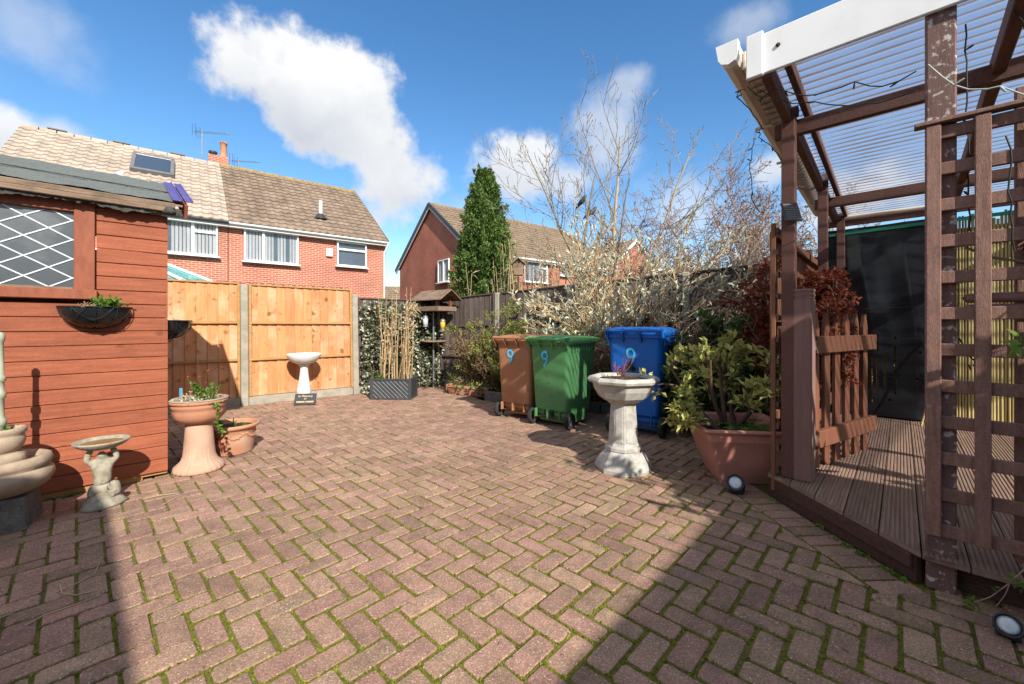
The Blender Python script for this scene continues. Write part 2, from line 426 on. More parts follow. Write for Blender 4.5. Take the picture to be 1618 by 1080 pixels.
M['concrete'] = mat('concrete', (.36, .33, .27), (.24, .22, .175), 9, .9, .6, 90, stain=(.20, .19, .13), stain_scale=3, stain_amt=.6, speck=(.48, .46, .40), speck_scale=130)
M['rust'] = mat('wire_rust', (.10, .055, .04), (.06, .035, .03), 30, .8)
M['stone'] = mat('cast_stone', (.48, .46, .425), (.33, .315, .285), 16, .88, .9, 130, stain=(.24, .225, .18), stain_scale=8, stain_amt=.7, speck=(.24, .23, .21), speck_scale=170)
M['stone_white'] = mat('white_stone', (.74, .73, .72), (.62, .61, .60), 9, .6, .3, 80, stain=(.5, .5, .52), stain_scale=8, stain_amt=.4)
M['stone_old'] = mat('old_stone', (.42, .385, .31), (.22, .195, .14), 24, .9, 1.0, 120, stain=(.17, .15, .09), stain_scale=9, stain_amt=.75)
M['stone_warm'] = mat('warm_stone', (.42, .325, .24), (.28, .21, .15), 9, .8, .5, 90, stain=(.22, .17, .11), stain_scale=5, stain_amt=.5)
M['stone_green'] = mat('grey_green_stone', (.36, .38, .28), (.26, .27, .2), 8, .7, .3, 60)
M['stone_dark'] = mat('dark_stone', (.15, .14, .125), (.07, .065, .06), 14, .95, .9, 90, speck=(.3, .29, .27), speck_scale=160)
M['algae'] = mat('algae_water', (.23, .12, .03), (.10, .055, .022), 8, .25, .3, 40, spec=.5)
M['terracotta'] = mat('terracotta', (.50, .245, .15), (.39, .175, .10), 7, .85, .4, 80, stain=(.55, .42, .33), stain_scale=3.5, stain_amt=.65)
M['terracotta_pale'] = mat('terracotta_pale', (.53, .34, .245), (.42, .25, .17), 7, .85, .4, 80, stain=(.62, .50, .42), stain_scale=3, stain_amt=.7)
M['plastic_tc'] = mat('plastic_terracotta', (.54, .25, .195), (.48, .21, .16), 5, .5, .25, 50, stretch=(12, 12, 1), stain=(.42, .2, .15), stain_scale=3, stain_amt=.3)
M['black_plastic'] = mat('black_plastic', (.018, .018, .02), (.03, .03, .032), 10, .45, .2, 50, spec=.4)
M['rubber'] = mat('rubber', (.02, .02, .021), (.045, .043, .04), 14, .8, .3, 60)
M['trough'] = mat('trough_plastic', (.055, .06, .068), (.035, .038, .042), 10, .5, .2, 60)
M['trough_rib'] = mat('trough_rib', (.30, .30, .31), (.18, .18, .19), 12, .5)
M['bin_brown'] = mat('bin_brown', (.36, .165, .08), (.31, .138, .065), 3, .5, .15, 60, stain=(.42, .25, .16), stain_scale=6, stain_amt=.55, speck=(.25, .13, .08), speck_scale=9, spec=.4)
M['bin_green'] = mat('bin_green', (.082, .25, .088), (.066, .21, .072), 3, .48, .15, 60, stain=(.16, .27, .14), stain_scale=6, stain_amt=.55, speck=(.05, .13, .05), speck_scale=9, spec=.4)
M['bin_green_lid'] = mat('bin_green_lid', (.12, .36, .115), (.10, .31, .095), 3, .45, .15, 60, spec=.4)
M['bin_blue'] = mat('bin_blue', (.009, .15, .56), (.007, .125, .49), 3, .45, .15, 60, stain=(.05, .16, .48), stain_scale=6, stain_amt=.45, speck=(.01, .07, .28), speck_scale=9, spec=.4)
M['sticker'] = mat('sticker', (.03, .40, .74), (.12, .56, .82), 30, .4)
M['white'] = mat('white_upvc', (.80, .80, .80), (.74, .74, .74), 3, .4, .0, stain=(.6, .6, .57), stain_scale=3, stain_amt=.3)
M['cream'] = mat('cream_soffit', (.68, .60, .50), (.60, .52, .42), 3, .6, stain=(.45, .38, .3), stain_scale=3, stain_amt=.35)
M['pergola'] = mat('stained_timber', (.15, .068, .050), (.08, .034, .026), 7, .65, .6, 50, stretch=(2, 12, 12), rand=.12, stain=(.2, .1, .08), stain_scale=3, stain_amt=.35)
M['trellis'] = mat('trellis_timber', (.29, .165, .128), (.18, .098, .078), 7, .8, .7, 50, stretch=(9, 9, 1.2), rand=.14, grain=(90, .18), stain=(.12, .06, .05), stain_scale=3, stain_amt=.5)
M['flaky'] = mat('flaking_paint', (.20, .115, .10), (.12, .068, .058), 5, .8, .7, 40, stretch=(9, 9, 1), speck=(.50, .44, .41), speck_scale=38, speck_lo=.575)
M['newel'] = mat('newel_paint', (.235, .135, .118), (.19, .105, .092), 4, .7, .4, 40, stretch=(10, 10, 1))
M['gate'] = mat('gate_paint', (.195, .078, .045), (.135, .053, .032), 4, .55, .3, 40, stretch=(10, 10, 1), rand=.1)
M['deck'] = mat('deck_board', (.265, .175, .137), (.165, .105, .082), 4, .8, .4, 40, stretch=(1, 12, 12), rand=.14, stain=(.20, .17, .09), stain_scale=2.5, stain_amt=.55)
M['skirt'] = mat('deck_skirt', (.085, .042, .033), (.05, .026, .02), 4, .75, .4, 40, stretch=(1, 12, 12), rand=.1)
M['sheet'] = mat('black_sheet', (.008, .009, .011), (.014, .016, .02), 3, .2, .12, 40, spec=.35, stain=(.03, .034, .042), stain_scale=2.5, stain_amt=.4)
M['reed'] = mat('reed', (.50, .40, .18), (.34, .27, .11), 6, .6, .2, 40, stretch=(6, 6, 1), rand=.22)
M['cane'] = mat('cane', (.55, .40, .15), (.42, .30, .11), 6, .6, stretch=(6, 6, 1))
M['green_plastic'] = mat('green_plastic', (.02, .22, .13), (.015, .17, .10), 6, .5)
M['solar'] = mat('solar_panel', (.012, .014, .02), (.02, .022, .03), 6, .25, spec=.5)
M['lens'] = mat('lamp_lens', (.62, .68, .72), (.4, .46, .5), 30, .12, .3, 60, spec=.7)
M['wire'] = mat('wire_green', (.012, .018, .014), (.02, .025, .02), 10, .5)
M['wire_pale'] = mat('wire_pale', (.42, .46, .42), (.3, .34, .3), 10, .6)
M['tube_brown'] = mat('tube_brown', (.30, .16, .13), (.24, .12, .1), 6, .45, spec=.4)
M['brick_house'] = brick_mat('house_brick', S(176, 92, 66), S(152, 78, 58), S(186, 158, 142))
M['brick_house2'] = brick_mat('house_brick_dark', S(176, 92, 66), S(152, 78, 58), S(168, 138, 122))
M['render_panel'] = mat('smooth_panel', S(176, 100, 74), S(164, 90, 66), 1.5, .8)
M['tile_cream'] = mat('tile_cream', S(176, 163, 150), S(156, 143, 131), 2, .85, tint=.14, stain=S(186, 160, 135), stain_scale=3, stain_amt=.4)
M['tile_brown'] = mat('tile_brown', S(140, 122, 106), S(118, 102, 90), 2, .9, tint=.16, stain=S(98, 88, 74), stain_scale=2, stain_amt=.55)
M['tile_dark'] = mat('tile_dull', S(138, 120, 100), S(116, 100, 84), 2, .9, tint=.12, stain=S(98, 90, 76), stain_scale=1.2, stain_amt=.5)
M['lichen'] = mat('lichen_ridge', S(150, 128, 84), S(118, 106, 84), 5, .95, .5, 20, stain=S(196, 152, 44), stain_scale=3, stain_amt=.8)
M['house_pane'] = mat('house_pane', (.16, .20, .25), (.10, .13, .17), 1.5, .06, spec=.8)
M['blind'] = mat('blind', (.78, .80, .83), (.68, .70, .73), 3, .7)
M['dark_pane'] = mat('roof_pane', (.02, .045, .09), (.02, .04, .075), 2, .05, spec=.8)
M['grey_frame'] = mat('grey_frame', (.16, .16, .165), (.12, .12, .125), 5, .5)
M['black_gutter'] = mat('dark_gutter', (.03, .035, .045), (.04, .045, .055), 5, .4)
M['conserv'] = mat('conservatory_glass', (.07, .24, .25), (.09, .28, .28), 2, .12, spec=.6)
M['aluminium'] = mat('aluminium', (.30, .31, .33), (.24, .25, .26), 5, .4, metal=.6)
M['bark'] = mat('bark_pale', (.34, .28, .21), (.21, .175, .13), 10, .85, .4, 60, tint=.22, stain=(.22, .23, .10), stain_scale=6, stain_amt=.4)
M['bark_red'] = mat('bark_red', (.33, .22, .165), (.22, .15, .115), 10, .85, tint=.3)
M['bark_dark'] = mat('bark_dark', (.13, .085, .058), (.08, .05, .036), 10, .85, .4, 60, tint=.2)
M['dry_stem'] = mat('dry_stem', (.50, .36, .20), (.40, .27, .14), 10, .8, tint=.28)
M['dry_brown'] = mat('dry_brown', (.30, .21, .12), (.20, .135, .08), 10, .85, tint=.35, trans=(.3, .2, .1))
M['dry_pale'] = mat('dry_pale', (.60, .48, .30), (.48, .36, .20), 10, .8, tint=.25, trans=(.6, .45, .25))
M['leaf_dark'] = mat('leaf_dark', (.095, .155, .042), (.055, .095, .028), 4, .40, tint=.45, trans=(.12, .17, .03), spec=.45, hue=.02)
M['leaf_conifer'] = mat('leaf_conifer', (.17, .26, .065), (.115, .19, .05), 2, .55, tint=.55, trans=(.09, .15, .03), hue=.015)
M['leaf_yellow'] = mat('leaf_yellow', (.55, .52, .16), (.30, .33, .09), 5, .45, tint=.4, trans=(.35, .35, .08), hue=.02)
M['leaf_green'] = mat('leaf_green', (.14, .24, .035), (.095, .17, .028), 5, .5, tint=.35, trans=(.25, .36, .05), hue=.02)
M['leaf_silver'] = mat('leaf_silver', (.62, .64, .50), (.46, .49, .37), 5, .7, tint=.4, trans=(.3, .32, .22), hue=.015)
M['leaf_ivy'] = mat('leaf_ivy', (.10, .13, .06), (.06, .085, .038), 5, .3, tint=.5, trans=(.14, .18, .06), spec=.5)
M['leaf_ivy_pale'] = mat('leaf_ivy_pale', (.58, .56, .44), (.40, .41, .30), 6, .35, tint=.3, trans=(.5, .5, .35), spec=.5)
M['leaf_red'] = mat('leaf_red', (.26, .062, .03), (.15, .04, .022), 5, .6, tint=.45, trans=(.35, .09, .04), hue=.015)
M['leaf_spruce'] = mat('leaf_spruce', (.34, .37, .095), (.22, .26, .07), 5, .55, tint=.4, trans=(.24, .27, .07))
M['pink'] = mat('pink_petal', (.62, .20, .30), (.5, .14, .24), 8, .6)
M['petal'] = mat('cream_petal', (.66, .42, .30), (.55, .34, .22), 8, .6)
M['yellow_ball'] = mat('yellow_ball', (.75, .42, .05), (.6, .36, .05), 8, .6)
M['red_plastic'] = mat('red_plastic', (.5, .03, .03), (.4, .03, .03), 8, .5)
M['gold'] = mat('gold_letter', (.75, .55, .30), (.65, .46, .24), 8, .4)
M['slate'] = mat('slate', (.045, .05, .058), (.03, .034, .04), 10, .5, .2, 60)
M['bird'] = mat('feather', (.04, .045, .055), (.08, .08, .085), 30, .7)
M['blossom'] = mat('blossom', (.72, .66, .68), (.60, .52, .56), 8, .7, tint=.2, trans=(.7, .65, .66))
M['blue_plastic'] = mat('blue_plastic', (.10, .30, .42), (.08, .25, .36), 8, .4)
# ------------------------------------------------------------------ axes of the place
U = Vector((0.687, 0.727, 0)).normalized()        # along the deck boards, away to the right
V_ = Vector((0.727, -0.687, 0)).normalized()      # across the deck, towards the added house
UA = math.atan2(U.y, U.x); VA = math.atan2(V_.y, V_.x)
DA = Vector((1.82, 2.87, 0)); DB = Vector((1.87, 1.87, 0))      # the two corners of the deck's cut front edge
F1 = Vector((-3.99, 6.14, 0)); F1D = Vector((.769, .64, 0)).normalized()     # new fence: post and direction
FC = Vector((-1.50, 8.20, 0)); F2D = Vector((.86, -.51, 0)).normalized()     # fence corner; dark fence direction
F2N = Vector((-F2D.y, F2D.x, 0))
DECK_Z = 0.165; DECK_BACK = 2.98

# ground sheet to the horizon
mb = MB(); mb.quad((-600, -600, -.09), (600, -600, -.09), (600, 900, -.09), (-600, 900, -.09))
tag(mb.build('ground', M['earth']), 'dull green and brown earth beyond the garden', 'ground', kind='structure')

# ------------------------------------------------------------------ paving
def inside(poly, p):
    r = False; n = len(poly)
    for i in range(n):
        a = poly[i]; b = poly[(i + 1) % n]
        if (a[1] > p[1]) != (b[1] > p[1]) and p[0] < (b[0] - a[0]) * (p[1] - a[1]) / (b[1] - a[1]) + a[0]: r = not r
    return r
def clip(poly, a, n):
    """keep the part of a convex polygon where (p - a).n >= 0"""
    out = []
    for i in range(len(poly)):
        p = poly[i]; q = poly[(i + 1) % len(poly)]
        dp = (p[0] - a[0]) * n[0] + (p[1] - a[1]) * n[1]; dq = (q[0] - a[0]) * n[0] + (q[1] - a[1]) * n[1]
        if dp >= 0: out.append(p)
        if dp * dq < 0:
            t = dp / (dp - dq); out.append((p[0] + (q[0] - p[0]) * t, p[1] + (q[1] - p[1]) * t))
    return out
def area(p): return abs(sum(p[i][0] * p[(i + 1) % len(p)][1] - p[(i + 1) % len(p)][0] * p[i][1] for i in range(len(p)))) / 2

bed_front = FC - F2N * 0.86                                   # planting bed along the dark fence
PATIO = [(F1 - F1D * 4.2)[:2], (F1 + F1D * 3.22)[:2], (FC + F2D * .25)[:2], (bed_front + F2D * 1.72)[:2], (bed_front + F2D * 5.6)[:2], (3.2, 4.1), (DA + U * .3)[:2], (DA + V_ * .05)[:2], (DB + U * .45)[:2], (3.7, .6), (2.2, -2.0), (-1.2, 0.2), (-4.3, 1.6), (-6.2, 3.2)]
PATIO = [tuple(p) for p in PATIO]
patio = thing('patio', 'block paved patio in faded red herringbone with mossy joints', 'patio'); patio['kind'] = 'structure'
mb = MB(); n = len(PATIO)
mb.add([(x, y, -.0062) for x, y in PATIO], [tuple(range(n))[::-1]] if False else [tuple(range(n))])
bedm = mb.mesh('joint_bed')
import bmesh
bm = bmesh.new(); bm.from_mesh(bedm); bmesh.ops.triangulate(bm, faces=bm.faces[:])
for f in bm.faces:
    f.normal_update()
    if f.normal.z < 0: f.normal_flip()
bm.to_mesh(bedm); bm.free()
link('joint_bed', bedm, M['moss'], patio)

PW = 0.1035
cu, su = math.cos(UA), math.sin(UA)
bricks = []
AB_n = Vector((-(DB - DA).y, (DB - DA).x, 0)).normalized()
if AB_n.x > 0: AB_n = -AB_n                                   # points out of the deck
BORDER = 0.225
def put(poly):
    cxy = (sum(p[0] for p in poly) / len(poly), sum(p[1] for p in poly) / len(poly))
    if inside(PATIO, cxy): bricks.append((poly, cxy))
def locl(u, v): return (u * cu + v * su, u * su - v * cu)      # u along U, v along V_
for i in range(-70, 130):
    for j in range(-100, 60):
        k = (i - j) % 4
        if k == 0: w, h = 2, 1
        elif k == 3: w, h = 1, 2
        else: continue
        cx_, cy_ = locl((i + w / 2) * PW, (j + h / 2) * PW)
        if not (-7 < cx_ < 4.5 and -2.2 < cy_ < 9.2): continue
        jt = (0.0076 if (cx_ > -.35 - .52 * cy_ and cy_ < 3.9) else .0052) + random.uniform(-.0015, .002)
        u0, u1, v0, v1 = i * PW + jt, (i + w) * PW - jt, j * PW + jt, (j + h) * PW - jt
        rr = random.uniform(-.012, .012); poly = []
        uc, vc = (u0 + u1) / 2, (v0 + v1) / 2
        for uu, vv in ((u0, v0), (u0, v1), (u1, v1), (u1, v0)):
            du, dv = uu - uc, vv - vc
            poly.append(locl(uc + du - rr * dv, vc + dv + rr * du))
        if area(poly) and sum(poly[q][0] * poly[(q + 1) % 4][1] - poly[(q + 1) % 4][0] * poly[q][1] for q in range(4)) < 0: poly = poly[::-1]
        q8 = []                                                  # worn, rounded corners
        for q in range(4):
            a_, b_, c_ = poly[q - 1], poly[q], poly[(q + 1) % 4]; k0, k1 = random.uniform(.004, .013), random.uniform(.004, .013)
            la = math.hypot(a_[0] - b_[0], a_[1] - b_[1]); lc_ = math.hypot(c_[0] - b_[0], c_[1] - b_[1])
            q8 += [(b_[0] + (a_[0] - b_[0]) * k0 / la, b_[1] + (a_[1] - b_[1]) * k0 / la), (b_[0] + (c_[0] - b_[0]) * k1 / lc_, b_[1] + (c_[1] - b_[1]) * k1 / lc_)]
        poly = q8
        # the cut edge beside the deck border
        along = (Vector((cx_, cy_, 0)) - DA).dot((DB - DA).normalized())
        dist_ab = (Vector((cx_, cy_, 0)) - DA).dot(AB_n)
        if 1.0 <= along < 1.2 and dist_ab < BORDER + .02:
            poly = clip(poly, DB + (DB - DA).normalized() * .012, (DB - DA).normalized())
            if len(poly) < 3 or area(poly) < .0022: continue
        elif -.5 < along < 1.0:
            a = DA + AB_n * (BORDER + .008)
            q = clip(poly, a, AB_n)
            if len(q) < 3 or area(q) < .0022: continue
            poly = q
        put(poly)
dab = (DB - DA).normalized()
for i in range(-5, 10):                                        # border course laid end-on to the deck
    t0, t1 = i * PW + .006, (i + 1) * PW - .006
    q = [DA + dab * t0 + AB_n * .012, DA + dab * t0 + AB_n * (BORDER - .006), DA + dab * t1 + AB_n * (BORDER - .006), DA + dab * t1 + AB_n * .012]
    q = [(p.x, p.y) for p in q]
    if sum(q[k][0] * q[(k + 1) % 4][1] - q[(k + 1) % 4][0] * q[k][1] for k in range(4)) < 0: q = q[::-1]
    put(q)
def seen(c):
    X, Y = c
    if Y < .9: return 0
    px = CX + FPX * X / Y; py = HZ + FPX * CAM_H / Y
    if not (-30 < px < 1650 and py < 1110): return 0
    return 1 / Y ** 3
bricks.sort(key=lambda b: -seen(b[1]))
rest = MB()
for idx, (poly, c) in enumerate(bricks):
    z1 = max(-.003, random.gauss(0, .0022)); t = .62 * random.random() + .38 * (.5 + .25 * (math.sin(1.7 * c[0] + 1.1 * c[1]) + math.sin(2.9 * c[0] - 2.3 * c[1] + 1)))
    if random.random() < .08: t = min(1, t + .3)
    tl = (random.gauss(0, .008), random.gauss(0, .008)); ch = random.uniform(.0025, .005)
    if idx < 300:
        b = MB(); lp = [(x - c[0], y - c[1]) for x, y in poly]
        b.prism(lp, -.05, z1, ch, t, tl).build('paver', M['paver'], patio, (c[0], c[1], 0))
    else: rest.prism(poly, -.05, z1, ch, t, tl)
o = rest.build('pavers', M['paver'], patio); o['kind'] = 'stuff'

# moss cushions and tiny grass standing in the joints, thicker towards the middle of the patio
def moss_tufts():
    P = []; 
    for poly, c in bricks:
        if seen(c) <= 0: continue
        d = c[1]
        if d > 4.6: continue
        dens = 1.0 if (c[0] > -1.9 + .0 * d and d < 3.4) else .35
        k = int(62 * dens * min(1.0, (2.2 / d) ** 1.3) + .5)
        for e in range(k):
            a, b = poly[e % len(poly)], poly[(e + 1) % len(poly)]
            f = random.random(); x = a[0] + (b[0] - a[0]) * f; y = a[1] + (b[1] - a[1]) * f
            ox, oy = x - c[0], y - c[1]; l = math.hypot(ox, oy); g = random.uniform(.001, .012)
            nx, ny = (b[1] - a[1]), -(b[0] - a[0]); ln = math.hypot(nx, ny) + 1e-9
            P.append((x + nx / ln * g, y + ny / ln * g, -.0075))
    P = np.array(P); n = len(P)
    D = rnd_dirs(n, 1.3); D[:, 2] = np.abs(D[:, 2])
    s = RNG.uniform(.006, .0135, n)
    o = link('moss', leaf_mesh('moss', P, D, s, s * .42, tint=RNG.random(n)), M['mosstuft'], patio); o['kind'] = 'stuff'
M['mosstuft'] = mat('moss_tuft', (.24, .25, .026), (.13, .15, .02), 3, .8, tint=.4, stain=(.075, .065, .03), stain_scale=1.3, stain_amt=.7, trans=(.28, .32, .03))
moss_tufts()

# planting bed with its low stone edging
bedt = MB()
b0 = bed_front + F2D * 1.75; b1 = bed_front + F2D * 5.85; b2 = FC + F2D * 6.15; b3 = FC + F2D * .35
nx_, ny_ = 60, 12; VV = []; FF = []
for i in range(nx_ + 1):
    for j in range(ny_ + 1):
        p = (b0 + (b1 - b0) * i / nx_) * (1 - j / ny_) + (b3 + (b2 - b3) * i / nx_) * (j / ny_)
        VV.append((p.x, p.y, .05 + .05 * j / ny_ + random.uniform(-.018, .018)))
for i in range(nx_):
    for j in range(ny_):
        a = i * (ny_ + 1) + j; FF.append((a, a + ny_ + 1, a + ny_ + 2, a + 1))
bedt.add(VV, FF, .5, True)
bed = bedt.build('planting_bed', M['soil']); tag(bed, 'dark soil bed along the dark fence behind the bins', 'soil', kind='structure')
ed = thing('bed_edging', 'low dark stone edging along the front of the planting bed', 'edging', b0, math.atan2(F2D.y, F2D.x))
ln = (b1 - b0).length; x = 0
while x < ln - .1:
    w = random.uniform(.42, .6); w = min(w, ln - x)
    MB().box((x + w / 2, random.uniform(-.008, .008), .06), (w - .012, .07, .17 + random.uniform(-.01, .01)), .012).build('edging_stone', M['stone_dark'], ed)
    x += w

# ------------------------------------------------------------------ fences
def lap_panel(fence, x0, x1, zb, z0, z1, mat_, nb, rails, capm, lean=0, facing=-1):
    """a fence panel from x0 to x1 in the fence's own frame; z tops may differ at its ends (z0, z1); boards face -y"""
    fr = MB()
    fr.bar((x0, 0, z0 + .012), (x1, 0, z1 + .012), .055, .024, .003)
    for rz in rails:
        za = zb + (z0 - zb) * rz; zc = zb + (z1 - zb) * rz
        fr.bar((x0 + .01, -.028, za), (x1 - .01, -.028, zc), .034, .036, .003)
    for xx, zt in ((x0 + .018, z0), (x1 - .018, z1)):
        fr.box((xx, -.026, (zb + zt) / 2), (.034, .034, zt - zb - .004), .003)
    pan = fr.build('fence_panel', capm, fence)
    bw = (x1 - x0) / nb
    for k in range(nb):
        xa = x0 + k * bw; zt = z0 + (z1 - z0) * (k + .5) / nb
        q = MB(); rot = Matrix.Rotation(R(7.0), 3, 'Z')
        q.box((xa + bw / 2, .004 + random.uniform(-.002, .002), (zb + zt) / 2), (bw + .014, .012, zt - zb - .004), .0025, rot)
        q.build('board', mat_, pan)

def conc_post(fence, x, h, w=.10):
    b = MB(); b.box((x, 0, h / 2 - .02), (w, w * .95, h + .04), .012)
    b.build('post', M['concrete'], fence)

f1 = thing('fence', 'bright orange new timber fence with concrete posts behind the white bird bath', 'fence', F1, math.atan2(F1D.y, F1D.x))
f1.rotation_euler = (R(-2.6), 0, math.atan2(F1D.y, F1D.x))
P1 = 1.64
for i, h in ((-2, 1.86), (-1, 1.84), (0, 1.81), (1, 1.73), (2, 1.66)): conc_post(f1, i * P1, h)
for i in (-2, -1, 0, 1):
    zt = 1.80 if i < 1 else 1.66
    lap_panel(f1, i * P1 + .055, (i + 1) * P1 - .055, .125, zt, zt + (.01 if i else -.0), M['fence_new'] if i < 1 else M['fence_dark'], 12, (.33, .66), M['bare_wood'] if i < 1 else M['fence_dark'])
    MB().box(((i + .5) * P1, 0, .055), (P1 - .11, .05, .13), .006).build('gravel_board', M['concrete'], f1)
wv = MB()                                                         # trellis wire rusting along the top
for k in range(2):
    pts = [(-2.6 + i * .04, .02 + .01 * math.sin(i * .9 + k), 1.825 + .017 * math.sin(i * 1.7 + k * 2) + k * .012) for i in range(105)]
    wv.tube(pts, .004, 4)
wv.build('top_wire', M['rust'], f1)

f2 = thing('fence', 'old dark brown timber fence rising to the right behind the bins', 'fence', FC, math.atan2(F2D.y, F2D.x))
fh = lambda t: 1.685 + .053 * t
edges = [0.06, 1.45, 2.86, 4.62, 6.18]
for t in edges: conc_post(f2, t, fh(t) + .02)
for a, b in zip(edges, edges[1:]):
    lap_panel(f2, a + .055, b - .055, .13, fh(a), fh(b), M['fence_dark'], 11, (.30, .66), M['fence_dark'])
    MB().box(((a + b) / 2, 0, .055), (b - a - .11, .05, .14), .006).build('gravel_board', M['concrete'], f2)

# brown side fence that closes the deck on its left
f3 = thing('fence', 'reddish brown board fence on the left of the deck, half hidden by a red shrub', 'fence', DA + U * .1 - V_ * .03, UA)
for t in (1.0, 1.95):
    MB().box((t + .0, .05, 1.0), (.07, .07, 2.0), .004).build('post', M['pergola'], f3)
fr3 = MB()
for z in (.55, 1.25, 1.86): fr3.bar((.05, -.02, z), (2.8, -.02, z), .035, .06, .003)
pan3 = fr3.build('fence_panel', M['fence_mid'], f3)
for k in range(19):
    MB().box((.12 + k * .145, .012, 1.03 + random.uniform(-.005, .005)), (.138, .014, 1.72), .003).build('board', M['fence_mid'], pan3)

# ------------------------------------------------------------------ added house behind the camera, unseen, shaped to shade the foreground
HC = Vector((-.47 + .68 * 3.0, .64 - 1.257 * 3.0, 0)) - U * .17 - V_ * .07
hs = thing('house', 'added white rendered single storey house, unseen behind the viewpoint, shaped to shade the near patio', 'house', HC, UA)
# local x = U, local y = -V_ (to the left); the rear wing lies at x < 0, the side wing at y < 0
w = MB()
w.box((-.2, 1.65, 1.5), (.4, 3.3, 3.0), .004); w.box((-1.8, 3.1, 1.5), (2.8, .39, 2.98), .004); w.box((1.68, -.2, 1.5), (3.76, .39, 3.0), .004); w.box((3.36, -1.8, 1.5), (.40, 3.2, 2.98), .004)
w.build('wall', M['white'], hs)  # white walls chosen to bounce light into the near shade
r_ = MB()
r_.add([(.0, 0, 3.0), (.0, 3.3, 3.0), (-3.2, 3.3, 3.55), (-3.2, -3.2, 3.55)], [(0, 1, 2, 3)]); r_.add([(0, 0, 3.0), (-3.2, -3.2, 3.55), (3.56, -3.2, 3.55), (3.56, 0, 3.0)], [(0, 1, 2, 3)])
r_.build('roof', M['tile_dark'], hs)
g_ = MB(); g_.tube([(.05, 3.3, 2.93), (.05, .05, 2.93), (3.56, .05, 2.93)], .05, 8); g_.build('gutter', M['white'], hs)
# ------------------------------------------------------------------ garden shed
SD = Vector((.722, .692, 0)).normalized(); SA = math.atan2(SD.y, SD.x)
SO = Vector((-2.73, 3.26, 0))
shed = thing('garden_shed', 'red brown stained timber shed with leaded window and ragged felt roof', 'shed', SO, SA)
SL, SDP, SH = 2.45, 1.75, 2.06            # length along the front, depth, height of the front wall
PZ0, PP = .03, .1003
# floor bearers
MB().box((-.42, .035, .022), (.55, .06, .05), .006).build('bearer', M['bare_wood'], shed)
MB().box((-SL / 2 + .15, .5, .02), (SL - .3, .07, .045), .006).build('bearer', M['old_wood'], shed)
MB().box((-SL / 2, .028, .05), (SL, .04, .05), .004).build('floor_edge', M['bare_wood'], shed)
# shiplap planks on the front; the window interrupts the upper ones
WX0, WX1, WZ0, WZ1 = -1.40, -.51, 1.46, 1.99
def plank_mb(x0, x1, z):
    b = MB()
    pr = [(.0, z + .003), (-.015, z + .003), (-.018, z + .006), (-.018, z + .092), (-.010, z + .0975), (-.008, z + PP), (.0, z + PP)]
    b.extrude_x(pr[::-1], x0, x1, .5); return b
for k in range(20):
    z = PZ0 + k * PP + .02
    if z + PP > WZ0 - .03 and z < WZ1 + .06:
        plank_mb(WX1 + .115, 0, z).build('plank', M['shed'], shed); plank_mb(-SL, WX0 - .1, z).build('plank', M['shed'], shed)
    else: plank_mb(-SL, 0, z).build('plank', M['shed'], shed)
# other walls
for k in range(20):
    z = PZ0 + k * PP + .02
    MB().box((-.010, SDP / 2, z + PP / 2), (.018, SDP - .04, PP - .006), .004).build('plank', M['shed'], shed)
MB().box((-SL / 2, SDP, 1.0), (SL, .02, 1.94), .003).build('back_wall', M['shed'], shed)
MB().box((-SL, SDP / 2, 1.0), (.02, SDP - .03, 1.94), .003).build('side_wall', M['shed'], shed)
# window
wf = MB()
wf.box((WX1 + .055, -.012, (WZ0 + WZ1) / 2 + .02), (.105, .045, WZ1 - WZ0 + .13), .004)
wf.box((WX0 - .05, -.012, (WZ0 + WZ1) / 2 + .02), (.10, .045, WZ1 - WZ0 + .13), .004)
wf.box(((WX0 + WX1) / 2, -.010, WZ1 + .05), (WX1 - WX0 + .005, .04, .09), .004)
win = wf.build('window', M['shed_trim'], shed)
wf = MB(); wf.box(((WX0 + WX1) / 2 - .0, -.026, WZ0 - .045), (WX1 - WX0 + .24, .075, .07), .005); wf.build('sill', M['shed_trim'], win)
wf = MB(); wf.box(((WX0 + WX1) / 2, -.004, WZ0 - .003), (WX1 - WX0 + .003, .03, .016), .003); wf.build('bead', M['old_wood'], win)
wf = MB(); wf.box(((WX0 + WX1) / 2, .004, (WZ0 + WZ1) / 2), (WX1 - WX0 + .02, .006, WZ1 - WZ0 + .02), .001); wf.build('pane', M['pane_dark'], win)
dx, dz = .225, .135
cxw = WX1 - .005
for s in (-1, 1):
    for k in range(-14, 12):
        # line z = zc + s*slope*(x - cxw)
        sl = s * dz / dx; zc = WZ0 + .07 + k * dz * 1.0
        a, b = WX0, WX1; pts = []
        za, zb2 = zc + sl * (a - cxw), zc + sl * (b - cxw)
        t0, t1 = 0.0, 1.0
        for lo, hi in ((WZ0, WZ1),):
            dzz = zb2 - za
            ta, tb = (lo - za) / dzz, (hi - za) / dzz
            t0 = max(t0, min(ta, tb)); t1 = min(t1, max(ta, tb))
        if t1 - t0 < .05: continue
        p0 = (a + (b - a) * t0, -.0012 - .001 * (s > 0), za + (zb2 - za) * t0); p1 = (a + (b - a) * t1, -.0012 - .001 * (s > 0), za + (zb2 - za) * t1)
        MB().bar(p0, p1, .003, .0085, .001, up=(0, 0, 1)).build('lead_strip', M['lead'], win)
